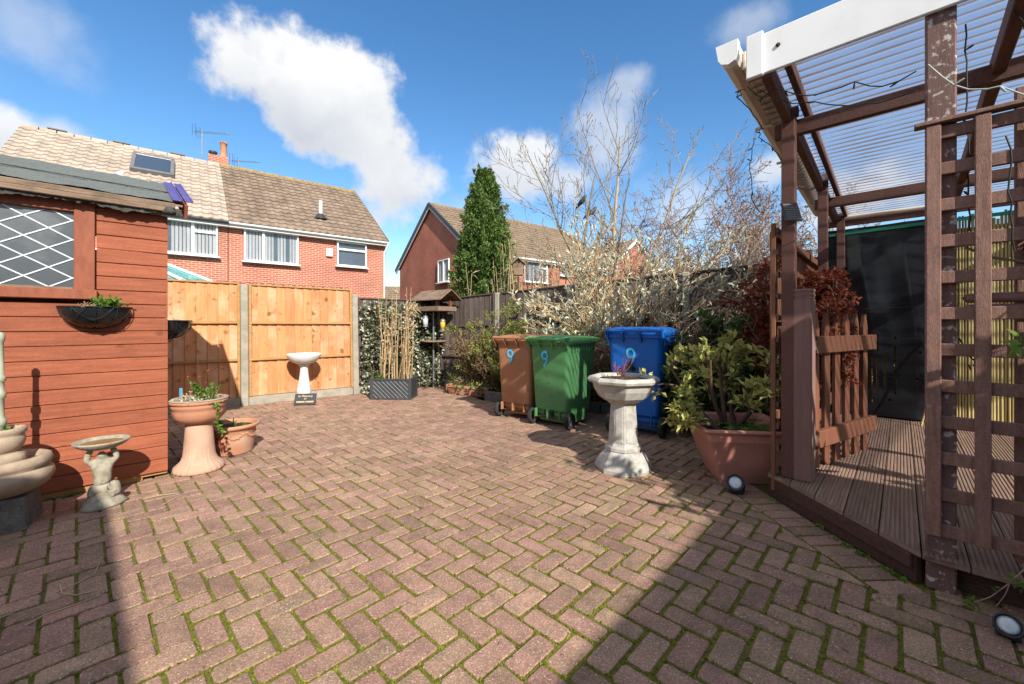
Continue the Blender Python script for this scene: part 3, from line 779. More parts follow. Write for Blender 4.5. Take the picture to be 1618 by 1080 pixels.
# roof: felted slope rising to the back, ragged felt edge over the front
RO, RR = .11, .80                            # front overhang, run to the ridge
zr0, slope = 2.14, .40
def rz(y): return zr0 + (y + RO) * slope
rf = MB(); nx_ = 60; ny_ = 10; VV = []; FF = []
for i in range(nx_ + 1):
    for j in range(ny_ + 1):
        x = -SL - .1 + (SL + .19) * i / nx_; y = -RO + (RR + RO) * j / ny_
        lap = .006 if j < 5 else 0.0
        VV.append((x, y, rz(y) + .022 - lap + .004 * math.sin(i * .7 + j) + random.uniform(-.003, .003)))
for i in range(nx_):
    for j in range(ny_):
        a = i * (ny_ + 1) + j; FF.append((a, a + ny_ + 1, a + ny_ + 2, a + 1))
rf.add(VV, FF); roof = rf.build('roof', M['felt'], shed)
rb = MB(); rb.add([(x, y, z) for x in (-SL - .1, .085) for y, z in ((-RO, rz(-RO)), (RR, rz(RR)), (RR, rz(RR) - .015), (-RO, rz(-RO) - .015))], [(0, 1, 5, 4), (1, 2, 6, 5), (2, 3, 7, 6), (3, 0, 4, 7), (3, 2, 1, 0), (4, 5, 6, 7)])
rb.add([(-SL - .1, RR, rz(RR)), (.04, RR, rz(RR)), (.04, SDP + .1, rz(RR) - .38), (-SL - .1, SDP + .1, rz(RR) - .38)], [(0, 1, 2, 3)]); rb.build('roof_deck', M['old_wood'], roof)
fl = MB()
fl.box((-SL / 2, .26, rz(.26) + .028), (SL + .12, .012, .006), .001)                    # lap line of the felt
fl.build('felt_lap', M['felt_torn'], roof)
for k in range(11):
    MB().lathe([(.009, 0), (.008, .004), (.002, .005)], 8, (-2.35 + k * .235, .235 + random.uniform(-.01, .01), rz(.235) + .03)).build('clout_nail', M['felt_torn'], roof)
MB().box((-SL / 2 - .02, -RO + .012, zr0 - .012), (SL + .12, .025, .038), .004).build('eave_batten', M['old_wood'], shed)
# lower layer of warped timber / felt hanging below, with a ragged edge
rg = MB(); VV = []; FF = []; nn = 150
x0, x1 = -SL - .1, .08
prev = 0
for i in range(nn + 1):
    x = x0 + (x1 - x0) * i / nn
    prev = prev * .75 + random.uniform(-.012, .012)
    d = .055 + prev + (.02 if i < 70 else 0) + .01 * math.sin(i * .21)
    VV += [(x, -RO + .030, zr0 - .028), (x, -RO + .006 + random.uniform(-.004, .004), zr0 - .045), (x, -RO + .012 + random.uniform(-.006, .006), zr0 - .03 - max(.018, d)), (x, -RO + .05, zr0 - .028 - max(.016, d) * .8)]
for i in range(nn):
    for j in range(3):
        a = i * 4 + j; FF.append((a, a + 4, a + 5, a + 1))
rg.add(VV, FF); rg.build('torn_felt', M['felt_torn'], shed)
MB().bar((x0, -RO + .0, zr0 - .052), (x1 - .1, -RO - .004, zr0 - .050), .02, .036, .005).build('fascia', M['old_wood'], shed)
# verge: barge board and purple flashing
bg = MB(); bg.bar((.105, -RO - .02, rz(-RO - .02) - .045), (.105, RR, rz(RR) - .045), .02, .11, .004); bg.build('barge_board', M['shed_trim'], shed)
for k, (xx, w) in enumerate(((.052, .06), (.122, .05))):
    p = MB(); p.bar((xx, -RO - .015, rz(-RO - .015) + .034 + .004 * k), (xx, RR, rz(RR) + .034 + .004 * k), w, .010, .003)
    p.bar((xx + w * .45, -RO - .015, rz(-RO - .015) + .044), (xx + w * .45, RR, rz(RR) + .044), .010, .016, .003); p.build('flashing', M['purple'], shed)
MB().lathe([(.0, 0), (.05, .005), (.055, .03), (.03, .06), (.0, .065)], 10, (.0, -RO + .02, zr0 - .085), fn=lambda r, z, a: r * (1 + .15 * math.sin(3 * a))).build('felt_roll', M['felt_torn'], shed)

# ------------------------------------------------------------------ plants helper
def tuft(parent, c, n, spread, size, m, name='leaves', up=.8, droop=0.0, wid=.35, h=.0):
    P = np.array(c) + RNG.normal(0, 1, (n, 3)) * np.array([spread[0], spread[1], spread[2]])
    if h: P[:, 2] = np.maximum(P[:, 2], h)
    D = rnd_dirs(n, up); D[:, 2] -= droop
    s = RNG.uniform(.6, 1.3, n) * size
    return link(name, leaf_mesh(name, P, D, s, s * wid), m, parent)
def sprigs(parent, base, n, length, m_leaf, m_stem, lean=.5, leaf=.02, per=10, name='sprig', wid=.36, rad=.0025, up=.05):
    br = []; P = []; D = []
    for k in range(n):
        d = np.array([RNG.normal(0, lean), RNG.normal(0, lean), 1.0]); d /= np.linalg.norm(d)
        p = np.array(base, float) + np.array([RNG.normal(0, .02), RNG.normal(0, .02), 0]); pts = [p]
        L_ = length * RNG.uniform(.6, 1.15)
        for i in range(6):
            d = d + RNG.normal(0, .13, 3) + np.array([0, 0, up]); d /= np.linalg.norm(d); pts.append(pts[-1] + d * L_ / 6)
        pts = np.array(pts); br.append((pts, np.linspace(rad, rad * .5, 7)))
        for q in range(per):
            f = RNG.uniform(.15, 1) * 6; i = min(int(f), 5); P.append(pts[i] + (pts[i + 1] - pts[i]) * (f - i))
            t = pts[i + 1] - pts[i]; t = t / np.linalg.norm(t); D.append(t * .6 + RNG.normal(0, .6, 3))
    st = link('stem', branch_mesh('stem', br, 4), m_stem, parent)
    if per:
        s = RNG.uniform(.6, 1.25, len(P)) * leaf
        link('leaves', leaf_mesh('leaves', np.array(P), np.array(D), s, s * wid), m_leaf, parent)
    return st

# ------------------------------------------------------------------ half-round wall baskets
def wall_basket(loc, rz_, label, plant):
    t = thing('wall_basket', label, 'basket', loc, rz_, 'wall baskets on the shed')
    w, dp, h = .188, .165, .152            # half width, depth, height; the flat back lies on y = 0, bulging to -y
    ln = MB(); VV = []; FF = []; na, nz = 22, 9
    for j in range(nz + 1):
        f = j / nz; s = math.sqrt(max(0, 1 - (1 - f) ** 2.1)) * .96 + .04
        for i in range(na + 1):
            a = math.pi * i / na
            wr = 1 + .02 * math.sin(i * 2.1 + j) + .012 * math.sin(i * 5 + j * 2)
            VV.append((w * s * math.cos(a) * wr * .97, -dp * s * math.sin(a) * wr * .97 - .003, -h * (1 - f) + .004 * math.sin(i * 1.7)))
    for j in range(nz):
        for i in range(na):
            a = j * (na + 1) + i; FF.append((a, a + na + 1, a + na + 2, a + 1))
    ln.add(VV, FF, .5, True); ln.build('liner', M['sheet'], t)
    wr = MB(); N_ = 24
    arc = lambda s, z: [(w * s * math.cos(math.pi * i / N_) * 1.02, -dp * s * math.sin(math.pi * i / N_) * 1.02 - .004, z) for i in range(N_ + 1)]
    wr.tube(arc(1, .004), .0035, 6); wr.tube([(-w * 1.02, -.004, .004), (w * 1.02, -.004, .004)], .0035, 6)
    wr.tube(arc(.80, -.075), .002, 5)
    for k in range(5):
        a = math.pi * (k + .5) / 5
        wr.tube([(w * s * math.cos(a) * 1.03, -dp * s * math.sin(a) * 1.03 - .004, -h * (1 - f)) for f, s in [(q / 8, math.sqrt(max(0, 1 - (1 - q / 8) ** 2.1)) * .96 + .04) for q in range(9)]], .002, 5)
    for q in (-.55, .05, .6):                              # looped scroll wires on the face
        pts = []
        for i in range(17):
            a = math.pi * (.5 + q * .42) + (i / 16 - .5) * 1.15; dd = math.sin(math.pi * i / 16) * .085
            f = 1 - dd / h; s = math.sqrt(max(0, 1 - (1 - f) ** 2.1)) * .96 + .04
            pts.append((w * s * math.cos(a) * 1.035, -dp * s * math.sin(a) * 1.035 - .004, -dd))
        wr.tube(pts, .002, 5)
    wr.build('wire_frame', M['wire'], t)
    so = MB(); so.add([(0, -.004, -.012)] + [(w * .93 * math.cos(math.pi * i / 20), -dp * .93 * math.sin(math.pi * i / 20) - .004, -.018 + random.uniform(-.005, .008)) for i in range(21)], [(0, i + 2, i + 1) for i in range(20)]); so.build('soil', M['soil'], t)
    if plant:
        sprigs(t, (.05, -.06, -.01), 30, .105, M['leaf_green'], M['leaf_green'], .75, .026, 12)
        tuft(t, (.06, -.07, .02), 160, (.04, .03, .018), .03, M['leaf_green'], up=1.0)
        sprigs(t, (-.05, -.07, -.01), 16, .06, M['dry_brown'], M['dry_stem'], 1.4, .014, 3)
    return t
def on_shed(px, py):
    """point on the shed's front plane seen at a photo pixel"""
    d = pix_dir(px, py); n = Vector((SD.y, -SD.x, 0)); k = (SO.dot(n)) / d.dot(n)
    p = d * k; p.z += CAM_H; return p
p = on_shed(152, 486); p += Vector((SD.y, -SD.x, 0)) * .02
wall_basket(p, SA, 'half round black lined basket with green plant on the shed front', True)
sb = SO - Vector((SD.y, -SD.x, 0)) * 0.22 + SD * .004
wall_basket(Vector((sb.x, sb.y, 1.232)), SA + R(90), 'black lined wall basket on the far side of the shed corner', False)

# ------------------------------------------------------------------ tiered fountain at the left edge
ft = thing('fountain', 'tiered cast stone water feature with two bowls on a dark block', 'fountain', (-3.06, 2.45, 0), R(35))
def fl_(n, amp): return lambda r, z, a: r * (1 + amp * math.cos(n * a))
_b = MB(); _h = .185
_b.add([(x * w_, y * w_, z) for w_, z in ((.205, 0), (.20, .012), (.185, .17), (.178, .185)) for x, y in ((-1, -.97), (-.97, -1), (.97, -1), (1, -.97), (1, .97), (.97, 1), (-.97, 1), (-1, .97))], [(i * 8 + k, i * 8 + (k + 1) % 8, i * 8 + 8 + (k + 1) % 8, i * 8 + 8 + k) for i in range(3) for k in range(8)] + [tuple(range(24, 32))]); _b.build('base_block', M['stone_dark'], ft)
MB().lathe([(.10, .185), (.20, .195), (.285, .235), (.318, .285), (.31, .318), (.285, .332), (.272, .338), (.296, .35), (.305, .375), (.292, .402), (.262, .408), (.235, .392), (.22, .36), (.05, .345), (0, .345)], 48).build('lower_bowl', M['stone_warm'], ft)
MB().lathe([(.0, .376), (.245, .374)], 40, fn=None).build('water', M['algae'], ft)
MB().lathe([(.0, .36), (.12, .36), (.155, .385), (.15, .425), (.11, .44), (0, .44)], 24, fn=lambda r, z, a: r * (1 + .06 * math.sin(5 * a + z * 40))).build('rock', M['stone_warm'], ft)
MB().lathe([(.05, .43), (.10, .44), (.135, .475), (.145, .51), (.138, .535), (.132, .54), (.15, .553), (.152, .572), (.14, .585), (.118, .578), (.10, .55), (0, .545)], 40).build('upper_bowl', M['stone_warm'], ft)
MB().lathe([(.0, .55), (.028, .55), (.028, .60), (.036, .603), (.036, .635), (.030, .638), (.024, .66), (.022, .76), (.032, .765), (.034, .80), (.023, .805), (.022, .86), (.032, .865), (.032, .895), (.022, .90), (.019, 1.10), (.026, 1.105), (.027, 1.14), (.016, 1.155), (0, 1.158)], 20).build('column', M['stone_green'], ft)
tuft(ft, (.05, -.03, .565), 40, (.03, .03, .012), .03, M['leaf_green'], 'weed')['kind'] = 'stuff'
ft.scale = (.70, .70, 1); ft.location.x = -3.047

# ------------------------------------------------------------------ small bird bath held up by an animal figure
sbm = thing('bird_bath', 'small weathered stone bird bath held up by a crouching animal figure', 'bird bath', (-2.73, 2.74, 0), R(38))
rk = MB(); rk.lathe([(.0, 0), (.125, 0), (.13, .012), (.112, .03), (.095, .055), (.06, .085), (.0, .095)], 26, fn=lambda r, z, a: r * (1 + .10 * math.sin(3 * a + 1) + .05 * math.sin(7 * a + z * 60))); rk.build('rock_base', M['stone_old'], sbm)
def skin_fig(name, verts, edges, radii, parent, m, sub=2, root=0):
    me = bpy.data.meshes.new(name); me.from_pydata(verts, edges, []); o = bpy.data.objects.new(name, me); COL.objects.link(o)
    md = o.modifiers.new('skin', 'SKIN'); md.use_smooth_shade = True
    for i, r in enumerate(radii): me.skin_vertices[0].data[i].radius = (r, r) if not hasattr(r, '__len__') else r
    me.skin_vertices[0].data[root].use_root = True
    s = o.modifiers.new('sub', 'SUBSURF'); s.levels = sub; s.render_levels = sub
    dg = bpy.context.evaluated_depsgraph_get(); me2 = bpy.data.meshes.new_from_object(o.evaluated_get(dg)); bpy.data.objects.remove(o)
    me2.polygons.foreach_set('use_smooth', np.ones(len(me2.polygons), bool))
    me2.materials.clear()
    return link(name, me2, m, parent)
# animal facing -y: haunches, belly, chest, neck, head tipped under the bowl, two arms bent up
fv = [(0, .012, .085), (0, .015, .14), (0, .012, .20), (0, .008, .26), (0, .0, .305), (0, -.012, .338), (0, -.035, .352),
      (-.05, .005, .29), (-.085, -.01, .305), (-.072, -.012, .355), (-.05, -.012, .38),
      (.05, .005, .29), (.085, -.01, .305), (.072, -.012, .355), (.05, -.012, .38),
      (-.055, -.01, .10), (-.06, -.05, .075), (.055, -.01, .11), (.06, -.05, .09), (.062, -.045, .05)]
fe = [(0, 1), (1, 2), (2, 3), (3, 4), (4, 5), (5, 6), (3, 7), (7, 8), (8, 9), (9, 10), (3, 11), (11, 12), (12, 13), (13, 14), (0, 15), (15, 16), (0, 17), (17, 18), (18, 19)]
fr = [.062, .062, .052, .046, .036, .032, .018, .024, .02, .02, .016, .024, .02, .02, .016, .034, .02, .036, .028, .02]
skin_fig('animal_figure', fv, fe, fr, sbm, M['stone_old'])
cub = [(.075, -.03, .06), (.078, -.032, .10), (.08, -.035, .14), (.078, -.04, .165), (.05, -.05, .14)]
skin_fig('young_animal', cub, [(0, 1), (1, 2), (2, 3), (2, 4)], [.034, .034, .024, .026, .012], sbm, M['stone_old'])
MB().lathe([(.03, .375), (.09, .383), (.135, .403), (.158, .424), (.162, .432), (.155, .436), (.145, .428), (.10, .408), (0, .404)], 44, fn=lambda r, z, a: r * (1 + (.012 * math.sin(22 * a) if r > .15 else 0))).build('bowl', M['stone_old'], sbm)
MB().lathe([(0, .418), (.13, .418)], 40).build('water', M['algae'], sbm)
sbm.scale = (.88, .88, 1)

# ------------------------------------------------------------------ terracotta urn on fluted pedestal
ur = thing('pedestal_planter', 'pale terracotta bowl planter on a flared fluted pedestal by the shed corner', 'planter', (-2.60, 3.42, 0), 0)
flute = lambda n, a0: (lambda r, z, a: r * (1 + a0 * max(0, math.cos(n * a))))
MB().lathe([(.0, 0), (.195, 0), (.2, .02), (.19, .045), (.165, .065), (.14, .09), (.125, .13), (.118, .20), (.112, .30), (.105, .385), (.10, .41), (0, .41)], 72, fn=lambda r, z, a: r * (1 + (.022 * math.cos(24 * a) if z < .30 else 0))).build('pedestal', M['terracotta_pale'], ur)
MB().lathe([(.07, .405), (.12, .41), (.165, .43), (.195, .465), (.205, .51), (.206, .535), (.214, .54), (.216, .565), (.212, .575), (.228, .58), (.23, .60), (.218, .606), (.20, .60), (.195, .57), (0, .565)], 72, fn=lambda r, z, a: r * (1 + (.018 * math.cos(5 * a) ** 6 if .43 < z < .53 else 0))).build('bowl', M['terracotta'], ur)
MB().lathe([(0, .588), (.205, .584)], 30, fn=lambda r, z, a: r).build('soil', M['soil'], ur)
MB().lathe([(.205, .600), (.232, .603), (.233, .612), (.212, .615), (.205, .608)], 48).build('rim', M['stone_warm'], ur)
sprigs(ur, (.03, -.02, .59), 9, .17, M['leaf_green'], M['leaf_green'], .28, .034, 26)
sprigs(ur, (.12, -.04, .59), 12, .12, M['leaf_green'], M['dry_stem'], .7, .026, 14)
sprigs(ur, (-.06, .0, .59), 14, .09, M['dry_pale'], M['dry_stem'], .9, .02, 8)
tuft(ur, (.03, -.08, .605), 260, (.085, .05, .012), .022, M['leaf_silver'], 'alyssum', up=.6)
def hanging(parent, pts, m_leaf, m_stem, leaf=.03, per=22, rad=.003):
    pts = np.array(pts, float); k = len(pts); link('stem', branch_mesh('stem', [(pts, np.linspace(rad, rad * .6, k))], 4), m_stem, parent)
    P = []; D = []
    for q in range(per):
        f = RNG.uniform(0.1, 1) * (k - 1); i = min(int(f), k - 2); P.append(pts[i] + (pts[i + 1] - pts[i]) * (f - i)); D.append(RNG.normal(0, 1, 3) + np.array([0, 0, .3]))
    s = RNG.uniform(.6, 1.3, per) * leaf
    link('leaves', leaf_mesh('leaves', np.array(P), np.array(D), s, s * .4), m_leaf, parent)
hanging(ur, [(.17, -.07, .60), (.225, -.09, .57), (.235, -.10, .50), (.24, -.10, .42), (.27, -.11, .36), (.31, -.12, .32)], M['leaf_green'], M['leaf_green'], .036, 46)
hanging(ur, [(-.02, .02, .60), (-.03, .05, .74), (-.08, .06, .86), (-.05, .08, .96)], M['leaf_red'], M['bark_dark'], .022, 12)
hanging(ur, [(-.04, .02, .60), (.0, .06, .72), (.05, .05, .83), (.14, .07, .87), (.22, .09, .83)], M['leaf_red'], M['bark_dark'], .024, 16)
hanging(ur, [(-.06, .02, .60), (-.12, .05, .70), (-.06, .08, .80), (.03, .08, .83)], M['leaf_red'], M['bark_dark'], .022, 14)
hanging(ur, [(-.05, .02, .60), (-.10, .0, .76), (-.13, .0, .80)], M['leaf_red'], M['bark_dark'], .022, 10)
MB().box((-.205, .04, .64), (.03, .02, .10), .006).build('plant_tag', M['blue_plastic'], ur)
ur.scale = (.88, .88, .97)

# round terracotta pot with swag relief
rp = thing('flower_pot', 'round terracotta pot with leafy swag relief on the paving', 'pot', (-2.65, 3.90, 0), 0)
MB().lathe([(.0, 0), (.165, 0), (.17, .012), (.172, .055), (.176, .062), (.182, .16), (.192, .225), (.20, .232), (.222, .245), (.226, .262), (.218, .274), (.20, .272), (.192, .25), (.188, .22), (0, .215)], 64).build('body', M['terracotta'], rp)
MB().lathe([(0, .236), (.195, .232)], 30).build('soil', M['soil'], rp)
for k in range(7):                                            # swag leaves in relief
    for q in range(7):
        a = 2 * math.pi * k / 7 + (q - 3) * .115; z = .19 - .038 * math.cos((q - 3) / 3 * math.pi / 2) + .005
        r = .186; l = MB(); c = Vector((r * math.cos(a), r * math.sin(a), z)); tn = Vector((-math.sin(a), math.cos(a), -.25 * (q - 3) / 3 + (.5 if q % 2 else -.5))).normalized(); nr = Vector((math.cos(a), math.sin(a), 0))
        if math.sin(a) > .35: continue
        bn = nr.cross(tn); l.add([c - tn * .026, c + bn * .012 + nr * .008, c + tn * .026 + nr * .006, c - bn * .012 + nr * .008, c + nr * .013], [(0, 3, 4), (3, 2, 4), (2, 1, 4), (1, 0, 4)], .5, True); l.build('swag_leaf', M['terracotta'], rp)
sprigs(rp, (.03, -.02, .235), 2, .10, M['leaf_green'], M['leaf_green'], .1, .02, 2, rad=.007)
sprigs(rp, (.10, -.04, .235), 4, .06, M['leaf_green'], M['leaf_green'], .4, .022, 8)
sprigs(rp, (-.06, -.10, .24), 6, .07, M['leaf_green'], M['leaf_green'], .7, .026, 10)
hanging(rp, [(-.08, -.17, .26), (-.02, -.23, .22), (.03, -.235, .16), (.07, -.225, .10)], M['leaf_red'], M['bark_dark'], .032, 40)

# ------------------------------------------------------------------ white bird bath, plaque, trough with dry stems, feeding station
wb = thing('bird_bath', 'white stone bird bath on a baluster pedestal in front of the orange fence', 'bird bath', (-3.22, 6.37, 0), 0)
MB().lathe([(.0, 0), (.115, 0), (.115, .03), (.09, .05), (.078, .08), (.098, .15), (.098, .2), (.085, .28), (.066, .38), (.056, .48), (.056, .55), (.066, .575), (.085, .585), (.085, .60), (0, .60)], 32, fn=lambda r, z, a: r * (1 + (.04 * math.cos(6 * a + z * 9) if .1 < z < .5 else 0))).build('pedestal', M['stone_white'], wb)
MB().lathe([(.07, .60), (.12, .607), (.185, .64), (.225, .69), (.243, .735), (.245, .752), (.238, .757), (.228, .745), (.19, .70), (0, .69)], 48).build('bowl', M['stone_white'], wb)
pl = thing('plaque', 'small black slate memorial plaque with gold lettering leaning at the white bird bath', 'plaque', (-3.10, 6.17, 0), R(10))
rotp = Matrix.Rotation(R(-28), 3, 'X')
MB().box((0, 0, .085), (.30, .022, .175), .004, rotp).build('slab', M['slate'], pl)
def text_mesh(body, size, m, parent, loc, rot, name='lettering', ext=.0012, sx=1.0, align='CENTER'):
    cu_ = bpy.data.curves.new(name, 'FONT'); cu_.body = body; cu_.size = size; cu_.extrude = ext; cu_.align_x = align; cu_.align_y = 'CENTER'
    o = bpy.data.objects.new(name, cu_); COL.objects.link(o); dg = bpy.context.evaluated_depsgraph_get(); dg.update()
    me = bpy.data.meshes.new_from_object(o.evaluated_get(dg)); bpy.data.objects.remove(o)
    me.materials.clear(); q = link(name, me, m, parent); q.location = loc; q.rotation_euler = rot; q.scale = (sx, 1, 1); return q
for bd, zz, sz in (('In Memory', .045, .045), ('of', .005, .04)):
    v = rotp @ Vector((0, -.0125, zz)); text_mesh(bd, sz, M['gold'], pl, (v.x, v.y, v.z + .085), (R(90 - 28), 0, 0))
x = -.115
for w in (.018, .014, .016, .015, .013, .016, 0, .014, 0, .016, .014, .017, .014, .012, .015):     # worn, unreadable last line
    if w:
        v = rotp @ Vector((x + w / 2, -.0118, -.043)); MB().box((v.x, v.y, v.z + .085), (w * .8, .003, .022 + random.uniform(-.004, .004)), .001, rotp).build('worn_letter', M['gold'], pl)
    x += w + .002 if w else .010

tr = thing('trough_planter', 'square black plastic trough with ribbed sides full of dry stems', 'planter', (-1.945, 6.80, 0), R(-1.5))
tw, td, th = .66, .40, .335
b = MB()
for sx in (-1, 1): b.box((sx * (tw / 2 - .012), 0, th / 2), (.024, td, th), .004)
for sy in (-1, 1): b.box((0, sy * (td / 2 - .012), th / 2), (tw - .05, .024, th), .004)
for sx in (-1, 1):
    for sy in (-1, 1): b.box((sx * (tw / 2 - .02), sy * (td / 2 - .02), th / 2), (.05, .05, th + .006), .004)
b.box((0, 0, .02), (tw - .05, td - .05, .03), .002)
for sy in (-1, 1): b.box((0, sy * (td / 2 - .004), th - .014), (tw - .04, .024, .03), .004)
b.build('box', M['trough'], tr)
for k in range(-4, 9):                                         # raised diagonal ribs on the front and the right side
    xa = -tw / 2 + .05 + k * .07; xb = xa + (th - .06); za, zb_ = th - .04, .025
    lo, hi = -tw / 2 + .045, tw / 2 - .045
    if xb < lo or xa > hi: continue
    if xa < lo: za -= (lo - xa); xa = lo
    if xb > hi: zb_ += (xb - hi); xb = hi
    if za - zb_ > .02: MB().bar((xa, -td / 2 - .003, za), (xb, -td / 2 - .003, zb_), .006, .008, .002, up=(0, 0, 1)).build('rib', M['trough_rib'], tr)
for k in range(-3, 4):
    ya = -td / 2 + .05 + k * .085; yb = ya + (th - .06); za, zb_ = th - .04, .025
    lo, hi = -td / 2 + .045, td / 2 - .045
    if yb < lo or ya > hi: continue
    if ya < lo: za -= (lo - ya); ya = lo
    if yb > hi: zb_ += (yb - hi); yb = hi
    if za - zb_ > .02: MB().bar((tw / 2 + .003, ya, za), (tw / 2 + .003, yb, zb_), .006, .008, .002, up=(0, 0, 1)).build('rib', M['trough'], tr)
MB().box((0, 0, th - .05), (tw - .06, td - .06, .02), .002).build('soil', M['soil'], tr)
ds = thing('dry_plant', 'clump of tall dry straw coloured stems standing in the black trough', 'plant', (-1.945, 6.80, th - .04))
br = []; P = []; D = []
for k in range(46):
    x, y = RNG.uniform(-.22, .26), RNG.uniform(-.12, .12); h = RNG.uniform(.55, 1.36) if k > 6 else RNG.uniform(1.35, 1.75)
    lx, ly = RNG.normal(.03, .05), RNG.normal(0, .04)
    pts = np.array([(x + lx * f * h + .012 * math.sin(f * 5 + k), y + ly * f * h, h * f) for f in np.linspace(0, 1, 8)])
    r0 = RNG.uniform(.004, .0085); br.append((pts, np.linspace(r0, r0 * .5, 8)))
    for q in range(9):
        f = RNG.uniform(.35, 1); i = int(f * 6.9); P.append(pts[i] + (pts[i + 1] - pts[i]) * .5); D.append([RNG.normal(0, .6), RNG.normal(0, .6), RNG.normal(-.2, .7)])
link('stem', branch_mesh('stem', br, 5), M['dry_stem'], ds)
s = RNG.uniform(.03, .075, len(P)); link('leaves', leaf_mesh('leaves', np.array(P), np.array(D), s, s * .22), M['dry_pale'], ds)
tuft(ds, (.28, 0, 1.15), 40, (.06, .05, .10), .13, M['dry_pale'], 'plume', droop=1.2, wid=.06)
tuft(ds, (-.20, -.1, .04), 60, (.05, .03, .02), .05, M['leaf_green'], 'weed')['kind'] = 'stuff'
tuft(ds, (-.16, .0, 1.25), 16, (.08, .05, .16), .05, M['leaf_yellow'], 'yellow_leaf', wid=.4)['kind'] = 'stuff'

bs_ = thing('bird_feeder', 'wooden roofed bird table on a pole with two hanging feeders', 'bird feeder', (-1.50, 7.86, 0), 0)
MB().tube([(0, 0, 0), (0, 0, 1.44)], .017, 10).build('pole', M['aluminium'], bs_)
ft_ = MB()
for k in range(3):
    a = R(30 + 120 * k); ft_.tube([(0, 0, .16), (.09 * math.cos(a), .09 * math.sin(a), .10), (.20 * math.cos(a), .20 * math.sin(a), .03), (.27 * math.cos(a), .27 * math.sin(a), .006)], .008, 6)
ft_.build('foot', M['rust'], bs_)
MB().lathe([(0, .875), (.235, .875), (.245, .89), (.235, .905), (0, .90)], 32).build('round_tray', M['old_wood'], bs_)
tb = MB(); tb.box((.03, 0, 1.47), (.70, .42, .03), .004)
for sy in (-1, 1): tb.box((.03, sy * .22, 1.50), (.72, .022, .085), .004)
for sx in (-1, 1): tb.box((.03 + sx * .35, 0, 1.50), (.022, .42, .083), .004)
tb.build('tray', M['bare_wood2'] if 'bare_wood2' in M else M['old_wood'], bs_)
for sx in (-.22, .26):
    for sy in (-.16, .16): MB().box((.03 + sx, sy, 1.60), (.05, .05, .26), .004).build('upright', M['fence_mid'], bs_)
# gabled roof; ridge runs along local x with the gable end towards the left
rfm = MB(); rt = Matrix.Rotation(R(0), 3, 'Z')
for sy in (-1, 1):
    a = (-.36, sy * .27, 1.67); c = (.50, sy * .27, 1.67); d = (.50, 0, 1.86); e = (-.36, 0, 1.86)
    t_ = .018
    rfm.add([a, c, d, e, (a[0], a[1], a[2] - t_), (c[0], c[1], c[2] - t_), (d[0], d[1], d[2] - t_), (e[0], e[1], e[2] - t_)], [(0, 1, 2, 3), (7, 6, 5, 4), (0, 4, 5, 1), (1, 5, 6, 2), (3, 2, 6, 7), (0, 3, 7, 4)])
rfm.build('roof', M['old_wood'], bs_)
for xx in (-.30, .44):
    for sy in (-1, 1): MB().bar((xx, sy * .25, 1.668), (xx, 0, 1.842), .03, .035, .003).build('rafter', M['fence_mid'], bs_)
bs_.rotation_euler = (0, 0, R(-38))
def feeder(loc, label, body):
    t = thing('hanging_feeder', label, 'feeder', loc); n = 14
    MB().tube([(0, 0, 0), (.01, 0, .05), (.0, 0, .10)], .004, 6).build('hook', M['aluminium'], t)
    MB().lathe([(0, 0), (.035, -.01), (.055, -.04), (.055, -.05), (0, -.05)], n).build('cap', M['aluminium'], t)
    MB().lathe([(.045, -.05), (.047, -.12), (.045, -.20)], n).build('tube', body, t)
    MB().lathe([(0, -.20), (.055, -.20), (.06, -.215), (0, -.225)], n).build('base', M['aluminium'], t)
feeder((-1.62, 7.70, 1.38), 'grey lantern shaped bird feeder hanging left of the pole', M['lens'])
feeder((-1.31, 7.78, 1.32), 'slim bird feeder with yellow seed hanging right of the pole', M['yellow_ball'])

# variegated ivy over the short dark fence panel
iv = thing('ivy', 'variegated ivy covering the fence between the orange panel and the corner', 'ivy', F1 + F1D * (P1 + .02), math.atan2(F1D.y, F1D.x))
n = 5200
x = RNG.uniform(.03, 1.72, n); z = RNG.uniform(.03, 1.62, n)
dens = 0.5 + .5 * np.sin(x * 7 + 1.3 * np.sin(z * 5)) * np.cos(z * 6 + x * 2); keep = RNG.random(n) < .55 + .5 * dens
x, z = x[keep], z[keep]; n = len(x)
y = -.08 - .10 * RNG.random(n) * (1.2 - z / 2) - .05 * np.sin(x * 9) * np.cos(z * 7)
D = rnd_dirs(n); D[:, 1] -= .7; D[:, 2] -= .5
s = RNG.uniform(.035, .075, n); pale = RNG.random(n) < .45
Pp = np.stack([x, y, z], 1)
link('leaves', leaf_mesh('leaves', Pp[~pale], D[~pale], s[~pale], s[~pale] * .45), M['leaf_ivy'], iv)
link('pale_leaves', leaf_mesh('pale_leaves', Pp[pale], D[pale], s[pale], s[pale] * .45), M['leaf_ivy_pale'], iv)
br = []
for k in range(14):
    x0 = RNG.uniform(.1, 1.6); pts = np.array([(x0 + .1 * math.sin(f * 4 + k), -.065, 1.6 * f) for f in np.linspace(0, 1, 9)]); br.append((pts, np.linspace(.012, .004, 9)))
link('stem', branch_mesh('stem', br, 5), M['bark_dark'], iv)
